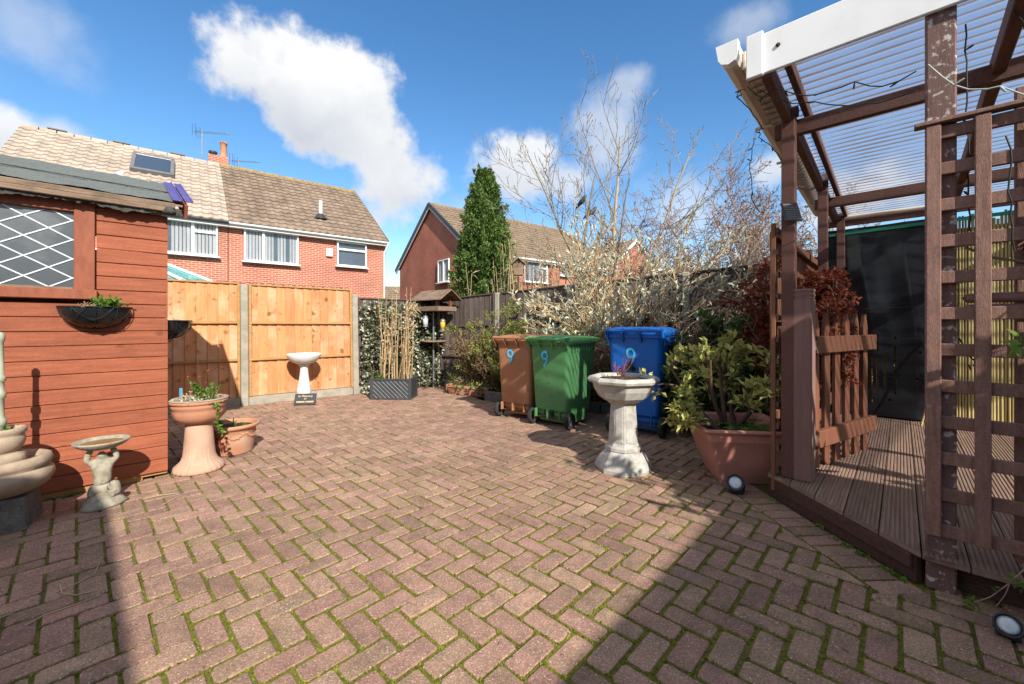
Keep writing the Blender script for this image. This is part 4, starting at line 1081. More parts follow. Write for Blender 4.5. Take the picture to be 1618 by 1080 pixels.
# ------------------------------------------------------------------ wheelie bins
def rrect(w, d, r, n=5):
    pts = []
    for cx_, cy_, a0 in ((w / 2 - r, d / 2 - r, 0), (-w / 2 + r, d / 2 - r, 90), (-w / 2 + r, -d / 2 + r, 180), (w / 2 - r, -d / 2 + r, 270)):
        for k in range(n + 1):
            a = R(a0 + 90 * k / n); pts.append((cx_ + r * math.cos(a), cy_ + r * math.sin(a)))
    return pts
def loft(mb, rings, cap0=True, cap1=True, tint=.5, smooth=True):
    n = len(rings[0]); V = [p for r in rings for p in r]; F = []
    for i in range(len(rings) - 1):
        for k in range(n):
            k2 = (k + 1) % n; F.append((i * n + k, i * n + k2, (i + 1) * n + k2, (i + 1) * n + k))
    if cap0: F.append(tuple(range(n))[::-1])
    if cap1: F.append(tuple((len(rings) - 1) * n + k for k in range(n)))
    return mb.add(V, F, tint, smooth)
def add_bevel_shade(o, ang=35):
    me = o.data; me.polygons.foreach_set('use_smooth', np.ones(len(me.polygons), bool))
    me.set_sharp_from_angle(angle=R(ang))
def wheelie_bin(loc, rz_, mb_, ml, label, num_x, num_z, slot=False):
    t = thing('wheelie_bin', label, 'bin', loc, rz_, 'wheelie bins in a row')
    b = MB(); rings = []
    for z, w, y0, y1, r in ((.045, .43, .14, .56, .05), (.055, .45, .12, .58, .055), (.13, .455, .11, .60, .055), (.135, .46, .09, .605, .05), (.17, .462, .09, .61, .05), (.20, .465, .06, .615, .05), (.45, .49, .045, .645, .055), (.75, .52, .03, .675, .055), (.93, .535, .022, .695, .055), (.96, .54, .018, .70, .055), (.965, .575, .0, .72, .05), (1.0, .578, -.002, .722, .05)):
        rings.append([(x, (y0 + y1) / 2 + y, z) for x, y in rrect(w, y1 - y0, r)])
    loft(b, rings); body = b.build('body', mb_, t); add_bevel_shade(body)
    rb = MB()                                                       # shallow stiffening ribs under the rim, front and sides
    for k in range(9):
        f = -.2 + .05 * k; rb.box((.276, .36 + f * 1.3, .925), (.02, .008, .07), .002); rb.box((-.276, .36 + f * 1.3, .925), (.02, .008, .07), .002)
    for sx in (-.09, .0, .09): rb.box((sx * 1.9, .012, .16), (.012, .05, .10), .003)
    rb.build('rib', mb_, body)['kind'] = 'stuff'
    l = MB(); rings = []
    for z, w, y0, y1, r in ((.985, .60, .03, .765, .05), (1.01, .612, .025, .775, .05), (1.03, .60, .03, .765, .05), (1.05, .56, .05, .72, .06), (1.066, .48, .10, .64, .07), (1.07, .40, .16, .56, .07)):
        rings.append([(x, (y0 + y1) / 2 + y, z) for x, y in rrect(w, y1 - y0, r)])
    loft(l, rings); lid = l.build('lid', ml, t); add_bevel_shade(lid, 50)
    hn = MB(); hn.tube([(-.275, -.045, 1.035), (.275, -.045, 1.035)], .017, 10)
    for x in (-.27, -.11, .07, .27):
        hn.bar((x, -.045, 1.03), (x, .03, .93), .014, .045, .003, up=(0, -1, .6)); hn.bar((x, -.05, 1.035), (x, .06, 1.035), .014, .04, .003)
    hn.build('handle', ml, t)
    ax = MB(); ax.tube([(-.24, .075, .10), (.24, .075, .10)], .011, 8); ax.build('axle', M['rust'], t)
    for sx in (-1, 1):
        w = MB(); prof = [(.0, -.022), (.062, -.022), (.07, -.026), (.092, -.025), (.10, -.014), (.10, .014), (.092, .025), (.07, .026), (.062, .022), (0, .022)]
        V = []; n = 28; F = []
        for r, xx in prof:
            for k in range(n):
                a = 2 * math.pi * k / n; V.append((sx * .258 + xx, .075 + r * math.cos(a), .10 + r * math.sin(a)))
        for i in range(len(prof) - 1):
            for k in range(n): k2 = (k + 1) % n; F.append((i * n + k, i * n + k2, (i + 1) * n + k2, (i + 1) * n + k))
        w.add(V, F, .5, True); wo = w.build('wheel', M['rubber'], t); add_bevel_shade(wo, 40)
        hb = MB()
        for k in range(6):
            a = R(60 * k); hb.bar((sx * .283, .075, .10), (sx * .283, .075 + .058 * math.cos(a), .10 + .058 * math.sin(a)), .008, .012, .002, up=(1, 0, 0))
        pts = [(sx * .283, .075 + .06 * math.cos(2 * math.pi * k / 20), .10 + .06 * math.sin(2 * math.pi * k / 20)) for k in range(21)]
        hb.tube(pts, .006, 5); hb.tube([(sx * .27, .075, .10), (sx * .294, .075, .10)], .016, 10); hb.build('hub', M['black_plastic'], wo)
    if slot:
        MB().box((-.03, .072, .155), (.13, .03, .062), .004).build('grip_slot', M['black_plastic'], t)
    yb = .045 - (num_z - .45) * .052
    text_mesh('9', .275, M['sticker'], t, (num_x, yb - .005, num_z), (R(93), 0, 0), 'number', .002, .82)
    return t
def bin_at(pl, pr):
    a = ground(*pl); b = ground(*pr); c = (a + b) / 2; d = (b - a); return c, math.atan2(d.y, d.x)
c, a = bin_at((841, 668), (902, 679.5)); dirg = Vector((-math.sin(a), math.cos(a), 0))
wheelie_bin(c - dirg * .075, a, M['bin_green'], M['bin_green_lid'], 'green wheelie bin with light green lid in the middle of the row', -.05, .79, True)
c, a2 = bin_at((958.5, 680), (1043, 691.7)); dirb = Vector((-math.sin(a2), math.cos(a2), 0))
bb_ = wheelie_bin(c - dirb * .075 + Vector((.03, -.01, 0)), a2, M['bin_blue'], M['bin_blue'], 'bright blue wheelie bin behind the stone octagonal planter', -.035, .76); bb_.scale = (1.08, 1.08, 1.10)
a3 = a + R(4); lw = ground(789.7, 656.6); ax = Vector((math.cos(a3), math.sin(a3), 0))
cb_ = lw + ax * .258; cb_ -= Vector((-math.sin(a3), math.cos(a3), 0)) * .075
wheelie_bin(cb_, a3, M['bin_brown'], M['bin_brown'], 'brown wheelie bin at the left end of the row', -.05, .78)

# ------------------------------------------------------------------ octagonal stone planter
oc = thing('pedestal_planter', 'grey stone octagonal bowl planter on a tall pedestal in the middle of the patio', 'planter', (.935, 3.46, 0), 0)
oct_ = lambda rr: (lambda r, z, a: r)
A8 = R(22.5) + R(12)
b = MB(); b.lathe([(.0, 0), (.232, 0), (.235, .025), (.222, .06), (.185, .115), (.15, .155), (.14, .16)], 8, smooth=False, ang=A8); b.build('foot', M['stone'], oc)
b = MB(); b.lathe([(.142, .158), (.152, .165), (.15, .188), (.135, .20), (.122, .22), (.117, .30), (.104, .50), (.102, .535), (.125, .55), (.13, .562), (0, .562)], 8, smooth=False, ang=A8); b.build('column', M['stone'], oc)
b = MB(); b.lathe([(.10, .56), (.15, .565), (.20, .60), (.238, .66), (.255, .715), (.258, .722), (.29, .725), (.298, .745), (.283, .765), (.265, .772), (.24, .765), (.225, .735), (0, .725)], 8, smooth=False, ang=A8); b.build('bowl', M['stone'], oc)
for k in range(8):                                            # raised panels on the column faces
    am = A8 + R(22.5 + 45 * k); p = MB(); n = Vector((math.cos(am), math.sin(am), 0)); tg = Vector((-math.sin(am), math.cos(am), 0))
    def pt(z, w): r = (.117 - (z - .30) / .2 * .013) * math.cos(R(22.5)) + .004; q = n * r + tg * w; return (q.x, q.y, z)
    w0 = .030
    p.add([pt(.24, -w0), pt(.24, w0), pt(.51, w0 * .85), pt(.51, -w0 * .85)] + [tuple(Vector(pt(z, w)) - n * .006) for z, w in ((.232, -w0 - .005), (.232, w0 + .005), (.518, w0 * .85 + .005), (.518, -w0 * .85 - .005))], [(0, 1, 2, 3), (4, 5, 1, 0), (5, 6, 2, 1), (6, 7, 3, 2), (7, 4, 0, 3)]); p.build('panel', M['stone'], oc)
so = MB(); so.lathe([(0, .762), (.10, .757), (.23, .742)], 24, fn=lambda r, z, a: r * (1 + .03 * math.sin(7 * a))); so.build('soil', M['soil'], oc)
tuft(oc, (0.0, 0, .76), 120, (.09, .08, .004), .016, M['dry_brown'], 'litter', up=.4)['kind'] = 'stuff'
rt_ = thing('twiggy_plant', 'small bare red twigged plant in the octagonal stone planter', 'plant', (.93, 3.46, .75)); br = []
PT = dict(seg=[6, 4], wob=[.08, .15], up=[.06, .04], tap=[.5, .4], n=[7], start=[.15], ang=[.7], len=[.55], rad=[.7])
for k in range(5): grow(br, (RNG.normal(0, .03), RNG.normal(0, .02), 0), (RNG.normal(-.1, .35), RNG.normal(0, .3), 1), .12 if k else .27, .0042, 0, PT)
M['red_twig'] = mat('red_twig', (.36, .13, .13), (.26, .09, .09), 10, .7, tint=.3)
link('stem', branch_mesh('stem', br, 5), M['red_twig'], rt_)

# ------------------------------------------------------------------ square terracotta pot with yellow-green shrub
sp = thing('flower_pot', 'large square terracotta coloured plastic pot with a yellow green shrub beside the deck', 'pot', (1.80, 3.30, 0), R(-8))
b = MB()
def sq(z, h, r=.03): return [(x, y, z) for x, y in rrect(2 * h, 2 * h, r, 4)]
loft(b, [sq(.0, .185), sq(.01, .19), sq(.22, .262), sq(.33, .298), sq(.335, .303), (sq(.39, .315)), sq(.40, .335), sq(.415, .345, .02), sq(.43, .342, .02), sq(.432, .325, .02), sq(.415, .305), sq(.30, .27)], cap1=True)
o = b.build('body', M['plastic_tc'], sp); add_bevel_shade(o, 30)
b = MB(); b.lathe([(0, .345), (.30, .33)], 4, ang=R(45), smooth=False, fn=lambda r, z, a: r * 1.3); b.build('soil', M['soil'], sp)

def leafy(name, label, cat, base, stems, P, leaf_m, bark_m, leaf_len, per, wid=.30, cluster=.05, fold=.25, up=.35, tips_only=True, group=None, r0=.012, n=5, extra=None, keep=None):
    """stems: list of (offset, direction, length); leaves in rosettes at the twig ends"""
    t = thing(name, label, cat, base, 0, group); br = []; tips = []
    for off, d, L_ in stems: grow(br, off, d, L_, r0, 0, P, tips)
    bv = np.array(base)
    if keep: br = [b for b in br if all(keep(q + bv) for q in b[0])]; tips = [q for q in tips if all(keep(w + bv) for w in q[2])]
    link('stem', branch_mesh('stem', br, n), bark_m, t)
    Pn = []; Dn = []
    for tp, td, pts in tips:
        for q in range(per):
            f = RNG.random() ** (2.0 if tips_only else .9); k = len(pts) - 1; x = (1 - f * .7) * k; i = min(int(x), k - 1)
            Pn.append(pts[i] + (pts[i + 1] - pts[i]) * (x - i) + RNG.normal(0, cluster * .25, 3))
            Dn.append(td * .45 + RNG.normal(0, .75, 3) + np.array([0, 0, up]))
    s = RNG.uniform(.6, 1.25, len(Pn)) * leaf_len
    link('leaves', leaf_mesh('leaves', np.array(Pn), np.array(Dn), s, s * wid, fold), leaf_m, t)
    if extra: extra(t, tips)
    return t
PB = dict(seg=[6, 5, 4], wob=[.12, .16, .18], up=[.03, .03, .05], tap=[.6, .5, .5], n=[5, 4], start=[.35, .3], ang=[.75, .7], len=[.55, .6], rad=[.6, .6])
st = [((0.02, 0, 0), (.55, -.1, 1), .55), ((-.05, .02, 0), (.25, .2, 1), .62), ((-.08, 0, 0), (-.5, .0, .9), .62), ((-.12, -.06, 0), (-1.3, -.5, .55), .42), ((.05, .05, 0), (.1, .4, 1), .66), ((-.1, .1, 0), (-.7, .4, 1), .6)]
leafy('shrub', 'yellow green leafy shrub growing in the square terracotta pot', 'shrub', (1.78, 3.32, .36), st, PB, M['leaf_yellow'], M['bark_dark'], .07, 11, .24, r0=.02)
fn_ = thing('fern', 'small fresh green fern in the square terracotta pot', 'fern', (1.80, 3.22, .36)); Pn = []; Dn = []; br = []
for k in range(18):
    a = RNG.uniform(0, 6.28); L_ = RNG.uniform(.15, .26); pts = np.array([(math.cos(a) * L_ * f, math.sin(a) * L_ * f, L_ * .8 * f - L_ * .55 * f * f) for f in np.linspace(0, 1, 9)]); br.append((pts, np.linspace(.002, .001, 9)))
    for i in range(1, 9):
        for sgn in (-1, 1):
            for q in range(2):
                Pn.append(pts[i - 1] + (pts[i] - pts[i - 1]) * (.5 * q)); Dn.append([-math.sin(a) * sgn + .3 * math.cos(a), math.cos(a) * sgn + .3 * math.sin(a), .05])
s = np.array([.05] * len(Pn)) * RNG.uniform(.6, 1, len(Pn)); link('frond', leaf_mesh('frond', np.array(Pn), np.array(Dn), s, s * .2), M['leaf_green'], fn_); link('stem', branch_mesh('stem', br, 4), M['leaf_green'], fn_)

# ------------------------------------------------------------------ ground spotlights
def spotlight(loc, rz_, label, sc=1.12):
    t = thing('spotlight', label, 'garden light', loc, rz_, 'small garden spotlights'); t.scale = (sc, sc, sc); tl = Matrix.Rotation(R(62), 3, 'X')
    def tf(mb_): mb_.v = [tuple(tl @ Vector(p) + Vector((0, 0, .062))) for p in mb_.v]; return mb_
    tf(MB().lathe([(0, -.065), (.026, -.06), (.034, -.04), (.036, -.005), (.05, .012), (.052, .036), (.044, .038), (.043, .026), (0, .024)], 28)).build('housing', M['black_plastic'], t)
    tf(MB().lathe([(0, .034), (.025, .033), (.0425, .029)], 28)).build('lens', M['lens'], t)
    fn = MB()
    for k in range(10): fn.box((.0 + .037 * math.cos(k * .628), .037 * math.sin(k * .628), -.035), (.006, .006, .045), .001)
    tf(fn).build('cooling_fin', M['black_plastic'], t)
    b = MB(); b.box((0, .03, .016), (.085, .10, .032), .01); b.bar((-.047, .01, .03), (-.047, .0, .07), .006, .02, .002); b.bar((.047, .01, .03), (.047, .0, .07), .006, .02, .002); b.build('bracket', M['black_plastic'], t)
spotlight((1.595, 2.93, 0), R(-35), 'black garden spotlight on the paving in front of the square pot')
spotlight((1.90, 1.575, 0), R(-50), 'black garden spotlight at the right edge below the trellis', .78)

# ------------------------------------------------------------------ deck
dk = thing('deck', 'grooved brown timber deck with a cut front corner under the pergola', 'deck', DA, UA); dk['kind'] = 'structure'
def front_x(y): return max(-.70, .958 * y) if y < 0 else 0.0
BWD, GAP = .145, .005
y = 0.03; k = 0
while y > -3.9:
    y1, y0 = y, y - BWD
    prof = []; ng = 8
    for i in range(ng):                                          # ridged top face
        a = y0 + BWD * (i + .12) / ng; b_ = y0 + BWD * (i + .62) / ng; c_ = y0 + BWD * (i + .70) / ng; d_ = y0 + BWD * (i + .98) / ng
        prof += [(a, 0), (b_, 0), (c_, -.0045), (d_, -.0045)]
    prof = [(y0, -.026), (y0, -.003)] + prof + [(y1, -.003), (y1, -.026)]
    n = len(prof); Vv = []
    xe = DECK_BACK + random.uniform(-.01, .0)
    for yy, zz in prof: Vv.append((front_x(yy) - .012, yy, DECK_Z + zz))
    for yy, zz in prof: Vv.append((xe, yy, DECK_Z + zz))
    Ff = [(i, (i + 1) % n, n + (i + 1) % n, n + i) for i in range(n)] + [tuple(range(n))[::-1], tuple(range(n, 2 * n))]
    Ff = [f[::-1] for f in Ff]
    MB().add(Vv, Ff).build('deck_board', M['deck'], dk)
    y -= BWD + GAP; k += 1
def grooved_bar(parent, p0, p1, z0, z1, th, m, name):
    p0 = Vector(p0); p1 = Vector(p1); d = (p1 - p0).normalized(); nrm = Vector((d.y, -d.x, 0)); ng = 7; prof = []
    h = z1 - z0
    for i in range(ng): prof += [(0, z0 + h * (i + .1) / ng), (0, z0 + h * (i + .6) / ng), (-.004, z0 + h * (i + .7) / ng), (-.004, z0 + h * (i + 1) / ng)]
    prof = [(-th, z0)] + prof + [(-th, z1)]
    n = len(prof); Vv = [tuple(p0 + nrm * a + Vector((0, 0, z))) for a, z in prof] + [tuple(p1 + nrm * a + Vector((0, 0, z))) for a, z in prof]
    Ff = [(i, (i + 1) % n, n + (i + 1) % n, n + i) for i in range(n)] + [tuple(range(n))[::-1], tuple(range(n, 2 * n))]
    return MB().add(Vv, Ff).build(name, m, parent)
# skirt below the cut edge; nrm must point out of the deck
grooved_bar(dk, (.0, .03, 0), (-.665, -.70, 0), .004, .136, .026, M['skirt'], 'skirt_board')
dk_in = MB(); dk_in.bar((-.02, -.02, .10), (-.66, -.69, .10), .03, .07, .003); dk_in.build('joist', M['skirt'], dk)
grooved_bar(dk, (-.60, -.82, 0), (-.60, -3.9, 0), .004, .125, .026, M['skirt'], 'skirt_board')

# ------------------------------------------------------------------ pergola
pg = thing('pergola', 'dark stained timber pergola with white fascia and clear corrugated roof over the deck', 'pergola', DA, UA)
def post(x, y, w, z0, z1, m, name='post'): return MB().box((x, y, (z0 + z1) / 2), (w, w, z1 - z0), .005).build(name, m, pg)
post(.0, -.095, .078, DECK_Z, 2.63, M['pergola'])
post(1.55, -.11, .075, DECK_Z - .1, 2.58, M['pergola']); post(2.80, -.14, .075, DECK_Z - .1, 2.50, M['pergola'])
MB().box((-.69 + .07, -.72 - .06, 1.33), (.098, .098, 2.66), .007).build('post', M['flaky'], pg)
post(2.90, -3.2, .08, DECK_Z, 2.6, M['pergola'])
for x, z in ((.07, 2.555), (1.93, 2.44), (2.82, 2.40)):
    MB().bar((x, .0, z), (x, -3.95, z), .05, .10, .004).build('beam', M['pergola'], pg)
for x in (-.06, 1.60): MB().box((x + .05, -.10, 2.635), (.05, .10, .06), .003).build('block', M['pergola'], pg)
MB().bar((-.62, -.09, 2.66), (2.95, -.09, 2.44), .05, .11, .004).build('side_plate', M['pergola'], pg)
MB().bar((-.62, -.185, 2.70), (2.95, -.185, 2.475), .035, .075, .004).build('side_plate', M['pergola'], pg)
MB().bar((-.60, -1.03, 2.635), (2.95, -1.03, 2.41), .055, .10, .004).build('purlin', M['pergola'], pg)
MB().bar((-.60, -2.1, 2.635), (2.95, -2.1, 2.41), .055, .10, .004).build('purlin', M['pergola'], pg)
# soffit, gutter and fascia
sf = MB(); sf.bar((-.60, -.015, 2.735), (2.95, -.015, 2.53), .10, .012, .002); sf.build('soffit', M['cream'], pg)
sf = MB(); sf.bar((-.60, .030, 2.78), (2.95, .030, 2.57), .014, .11, .002); sf.build('eave_board', M['cream'], pg)
gt = MB(); gp = [(.152, .075), (.152, .005), (.165, -.022), (.20, -.035), (.235, -.022), (.252, .005), (.258, .075), (.268, .078), (.262, .086), (.250, .082), (.243, .008), (.226, -.012), (.20, -.024), (.172, -.012), (.160, .006), (.160, .075)]
n = len(gp); Vv = [(-.66, y_ - .11, 2.775 + z_) for y_, z_ in gp] + [(2.95, y_ - .11, 2.57 + z_) for y_, z_ in gp]
gt.add(Vv, [(i, (i + 1) % n, n + (i + 1) % n, n + i) for i in range(n)]); gutter = gt.build('gutter', M['cream'], pg)
ce = MB(); ep = [(.150, .088), (.150, .0), (.163, -.028), (.20, -.042), (.237, -.028), (.256, .0), (.270, .088)]
n = len(ep); Vv = [(-.70, y_ - .11, 2.777 + z_) for y_, z_ in ep] + [(-.65, y_ - .11, 2.776 + z_) for y_, z_ in ep]
ce.add(Vv, [(i, (i + 1) % n, n + (i + 1) % n, n + i) for i in range(n)] + [tuple(range(n)), tuple(range(n, 2 * n))[::-1]]); ce.build('end_cap', M['white'], gutter)
for x in (.2, .95, 1.7, 2.4): MB().box((x, .095, 2.775 - (x + .66) * .057 - .045), (.022, .125, .022), .006).build('gutter_clip', M['cream'], gutter)
fa = MB(); fa.box((-.685, -2.03, 2.72), (.022, 4.05, .225), .005); fa.build('fascia', M['white'], pg)
fa = MB(); fa.box((-.697, -.048, 2.722), (.030, .085, .245), .005); fa.build('fascia_joint', M['white'], pg)
for yy in (-.16, -.95): MB().lathe([(0, 0), (.012, 0), (.010, .006), (0, .007)], 10).build('screw_cover', M['rust'], pg).matrix_local = Matrix.Translation((-.697, yy, 2.735)) @ Matrix.Rotation(R(-90), 4, 'Y')
# corrugated clear sheet, ridges across the pergola, dirt lying in the valleys
m = bpy.data.materials.new('corrugated_plastic'); m.use_nodes = True; nt = m.node_tree; N = nt.nodes; L = nt.links
tc = N.new('ShaderNodeTexCoord'); sx_ = N.new('ShaderNodeSeparateXYZ'); L.new(tc.outputs['Object'], sx_.inputs[0])
PITCH = .0765
mu = N.new('ShaderNodeMath'); mu.operation = 'MULTIPLY'; L.new(sx_.outputs['X'], mu.inputs[0]); mu.inputs[1].default_value = 2 * math.pi / PITCH
co = N.new('ShaderNodeMath'); co.operation = 'COSINE'; L.new(mu.outputs[0], co.inputs[0])
no = N.new('ShaderNodeTexNoise'); no.inputs['Scale'].default_value = 3.0; no.inputs['Detail'].default_value = 6; L.new(tc.outputs['Object'], no.inputs['Vector'])
ad = N.new('ShaderNodeMath'); L.new(co.outputs[0], ad.inputs[0]); mm = N.new('ShaderNodeMath'); mm.operation = 'MULTIPLY_ADD'; L.new(no.outputs['Fac'], mm.inputs[0]); mm.inputs[1].default_value = 1.3; mm.inputs[2].default_value = -.65
L.new(mm.outputs[0], ad.inputs[1])
mr = N.new('ShaderNodeMapRange'); L.new(ad.outputs[0], mr.inputs[0]); mr.inputs[1].default_value = .45; mr.inputs[2].default_value = 1.0; mr.inputs[3].default_value = .30; mr.inputs[4].default_value = .95
tr_ = N.new('ShaderNodeBsdfTransparent'); tr_.inputs[0].default_value = (.90, .91, .95, 1)
bs2 = N['Principled BSDF']; bs2.inputs['Roughness'].default_value = .3
rp_ = N.new('ShaderNodeMapRange'); L.new(ad.outputs[0], rp_.inputs[0]); rp_.inputs[1].default_value = .35; rp_.inputs[2].default_value = .8
mc = N.new('ShaderNodeMix'); mc.data_type = 'RGBA'; L.new(rp_.outputs[0], mc.inputs['Factor']); mc.inputs['A'].default_value = (.74, .74, .78, 1); mc.inputs['B'].default_value = (.22, .17, .13, 1)
L.new(mc.outputs['Result'], bs2.inputs['Base Color'])
tl_ = N.new('ShaderNodeBsdfTranslucent'); L.new(mc.outputs['Result'], tl_.inputs[0]); m1 = N.new('ShaderNodeMixShader'); m1.inputs[0].default_value = .6
L.new(bs2.outputs[0], m1.inputs[1]); L.new(tl_.outputs[0], m1.inputs[2])
ms_ = N.new('ShaderNodeMixShader'); L.new(mr.outputs[0], ms_.inputs[0]); L.new(tr_.outputs[0], ms_.inputs[1]); L.new(m1.outputs[0], ms_.inputs[2]); L.new(ms_.outputs[0], N['Material Output'].inputs['Surface'])
Vv = []; Ff = []; nx_ = int(3.6 / PITCH * 8)
for i in range(nx_ + 1):
    x = -.66 + 3.66 * i / nx_; zz = 2.735 - .078 * (x + .66) - .0095 * math.cos(2 * math.pi * x / PITCH)
    for yy in (.04, -2.0, -3.95): Vv.append((x, yy, zz))
for i in range(nx_):
    for j in range(2): a = i * 3 + j; Ff.append((a, a + 1, a + 4, a + 3))
rs = MB(); rs.add(Vv, Ff, .5, True); rs.build('corrugated_roof', m, pg)
# solar panel on the front post
sl = thing('solar_panel', 'small dark solar panel fixed to the front corner post of the pergola', 'solar panel', Vector((1.845, 2.80, 1.90)), R(12))
rot_ = Matrix.Rotation(R(-14), 3, 'X') @ Matrix.Rotation(R(-5), 3, 'Y')
MB().box((.01, -.055, .055), (.135, .012, .135), .003, rot_).build('panel', M['solar'], sl)
cells = MB()
for k in range(9): cells.box(tuple(rot_ @ Vector((0, -.0068, -.052 + k * .013)) + Vector((.01, -.055, .055))), (.125, .002, .0085), .0005, rot_)
cells.build('cell_row', M['grey_frame'], sl); MB().bar((.01, -.045, .03), (.02, .0, .0), .02, .02, .003).build('bracket', M['black_plastic'], sl)

# ------------------------------------------------------------------ black sheet, reed screen, leaning cane, strips at the back of the deck
bsx = thing('plastic_sheet', 'torn shiny black plastic sheet hanging at the back of the deck', 'sheet', DA, UA)
nu, nv = 46, 84; Vv = []; Ff = []
for i in range(nu + 1):
    for j in range(nv + 1):
        y = -.02 - .98 * i / nu; z = DECK_Z + .02 + 2.13 * j / nv
        wv_ = .020 * math.sin(y * 5 + z * 1.3) + .022 * abs(math.sin(y * 8.5 + .5 * math.sin(z * 2.1))) + .006 * abs(math.sin(z * 5.5 + y * 3)) + .012 * (1.4 - z) + .010 * max(0, math.sin(z * 4.2 + 2.2 * y)) ** 4
        if z < .5: wv_ += .05 * (.5 - z) * math.sin(y * 12)
        Vv.append((2.80 + wv_, y, z))
for i in range(nu):
    for j in range(nv):
        f = j / nv; hole = .0025
        if i > nu * .25 and i < nu * .8 and f < .52: hole = .006
        if i in (15, 18, 20, 23, 27) and .05 + .02 * (i % 4) < f < .42 - .03 * (i % 5) and random.random() < .8: continue
        if random.random() < hole: continue
        a = i * (nv + 1) + j; Ff.append((a, a + 1, a + nv + 2, a + nv + 1))
q = MB(); q.add(Vv, Ff, .5, True); q.build('sheet', M['sheet'], bsx)
for z in (.63, 1.04, 1.38): MB().bar((2.772, -.35, z), (2.775, -.98, z + .02), .004, .006, .001).build('fold', M['black_plastic'], bsx)
rd = thing('reed_screen', 'yellow bamboo reed screen along the back of the deck behind the trellis', 'screen', DA, UA)
yy = -.04; k = 0; base_r = None
while yy > -3.4:
    w = random.uniform(.016, .024); h = 2.12 + random.uniform(-.05, .05)
    r = MB(); x = 2.90 + random.uniform(-.006, .006)
    r.tube([(x, yy, DECK_Z + .01), (x, yy + random.uniform(-.005, .005), DECK_Z + h * .5), (x, yy, DECK_Z + h)], w / 2, 6, random.random()); r.build('reed', M['reed'], rd)
    yy -= w + random.choice((.001, .002, .004)); k += 1
wr_ = MB()
for z in (.5, 1.0, 1.5, 2.0): wr_.tube([(2.885, -.05, z), (2.885, -3.4, z)], .002, 4)
wr_.build('binding_wire', M['wire'], rd)
MB().box((2.955, -1.9, 1.15), (.02, 3.9, 2.1), .003).build('backing', M['fence_dark'], rd)
lc = thing('cane', 'yellow cane leaning against the black plastic sheet', 'cane'); pA = DA + U * 2.60 - Vector((0, 0, 0)) + V_ * .80; pB = DA + U * 2.74 + V_ * .98
MB().tube([(pA.x, pA.y, DECK_Z), ((pA.x + pB.x) / 2, (pA.y + pB.y) / 2, .62), (pB.x, pB.y, 1.15)], .009, 8).build('stick', M['cane'], lc)
gs = thing('tarpaulin_strip', 'green edging strip and white tarpaulin roll below the pergola back beam', 'tarpaulin', DA, UA)
MB().bar((2.78, -.03, 2.255), (2.78, -3.9, 2.30), .02, .035, .004).build('green_strip', M['green_plastic'], gs)
MB().tube([(2.79, -.03, 2.44), (2.80, -1.2, 2.43), (2.79, -2.5, 2.45), (2.79, -3.9, 2.44)], [.03, .024, .03, .028], 8).build('white_roll', M['cream'], gs)

# ------------------------------------------------------------------ picket gate
gx = Vector((1.99, 2.765, 0)); gd = (Vector((2.93, 3.33, 0)) - gx).normalized(); ga = math.atan2(gd.y, gd.x)
gp_ = thing('gate_post', 'square brown gate post with grooved top at the front of the deck', 'post', (1.955, 2.755, DECK_Z), UA - R(6))
b = MB(); b.box((0, 0, .605), (.106, .106, 1.21), .006); b.box((0, 0, 1.218), (.100, .100, .016), .002); b.box((0, 0, 1.233), (.106, .106, .014), .002); b.box((0, 0, 1.247), (.100, .100, .014), .002); b.box((0, 0, 1.264), (.106, .106, .02), .004); b.build('shaft', M['newel'], gp_)
gt_ = thing('gate', 'open brown picket gate swung in over the deck', 'gate', (gx.x, gx.y, DECK_Z), ga)
for k in range(6):
    x = .12 + k * .162; w = .082; z0, z1 = .05, 1.12
    Vv = [(x - w / 2, 0, z0), (x + w / 2, 0, z0), (x + w / 2, 0, z1 - .10), (x + .012, 0, z1), (x - .012, 0, z1), (x - w / 2, 0, z1 - .10)]
    n = len(Vv); Vb = [(a, .02, c) for a, _, c in Vv]
    MB().add(Vv + Vb, [tuple(range(n)), tuple(range(n, 2 * n))[::-1]] + [(i, n + i, n + (i + 1) % n, (i + 1) % n) for i in range(n)]).build('picket', M['gate'], gt_)
for z, h in ((.90, .115), (.26, .115)): MB().box((.53, -.021, z), (.99, .04, h), .004).build('rail', M['gate'], gt_)
MB().bar((.10, .034, .32), (.95, .034, .84), .026, .07, .003, up=(0, 0, 1)).build('brace', M['gate'], gt_)
for z in (.90, .26): MB().box((.012, -.03, z), (.05, .012, .07), .002).build('hinge', M['aluminium'], gt_)

# narrow lattice strip on the outer side of the front post
ls = thing('lattice_strip', 'narrow pale lattice strip on the left side of the pergola front post', 'lattice', DA + V_ * .055, UA)
for x in (-.03,): MB().box((x, .045, .98), (.022, .026, 1.84), .003).build('slat', M['fence_mid'], ls)
for k in range(12): MB().box((.02, .026, .20 + k * .15), (.09, .02, .038), .003).build('slat', M['trellis'], ls)
for x in (.30, .52, .74): MB().box((x, .045, .98), (.038, .02, 1.84), .003).build('slat', M['fence_mid'], ls)

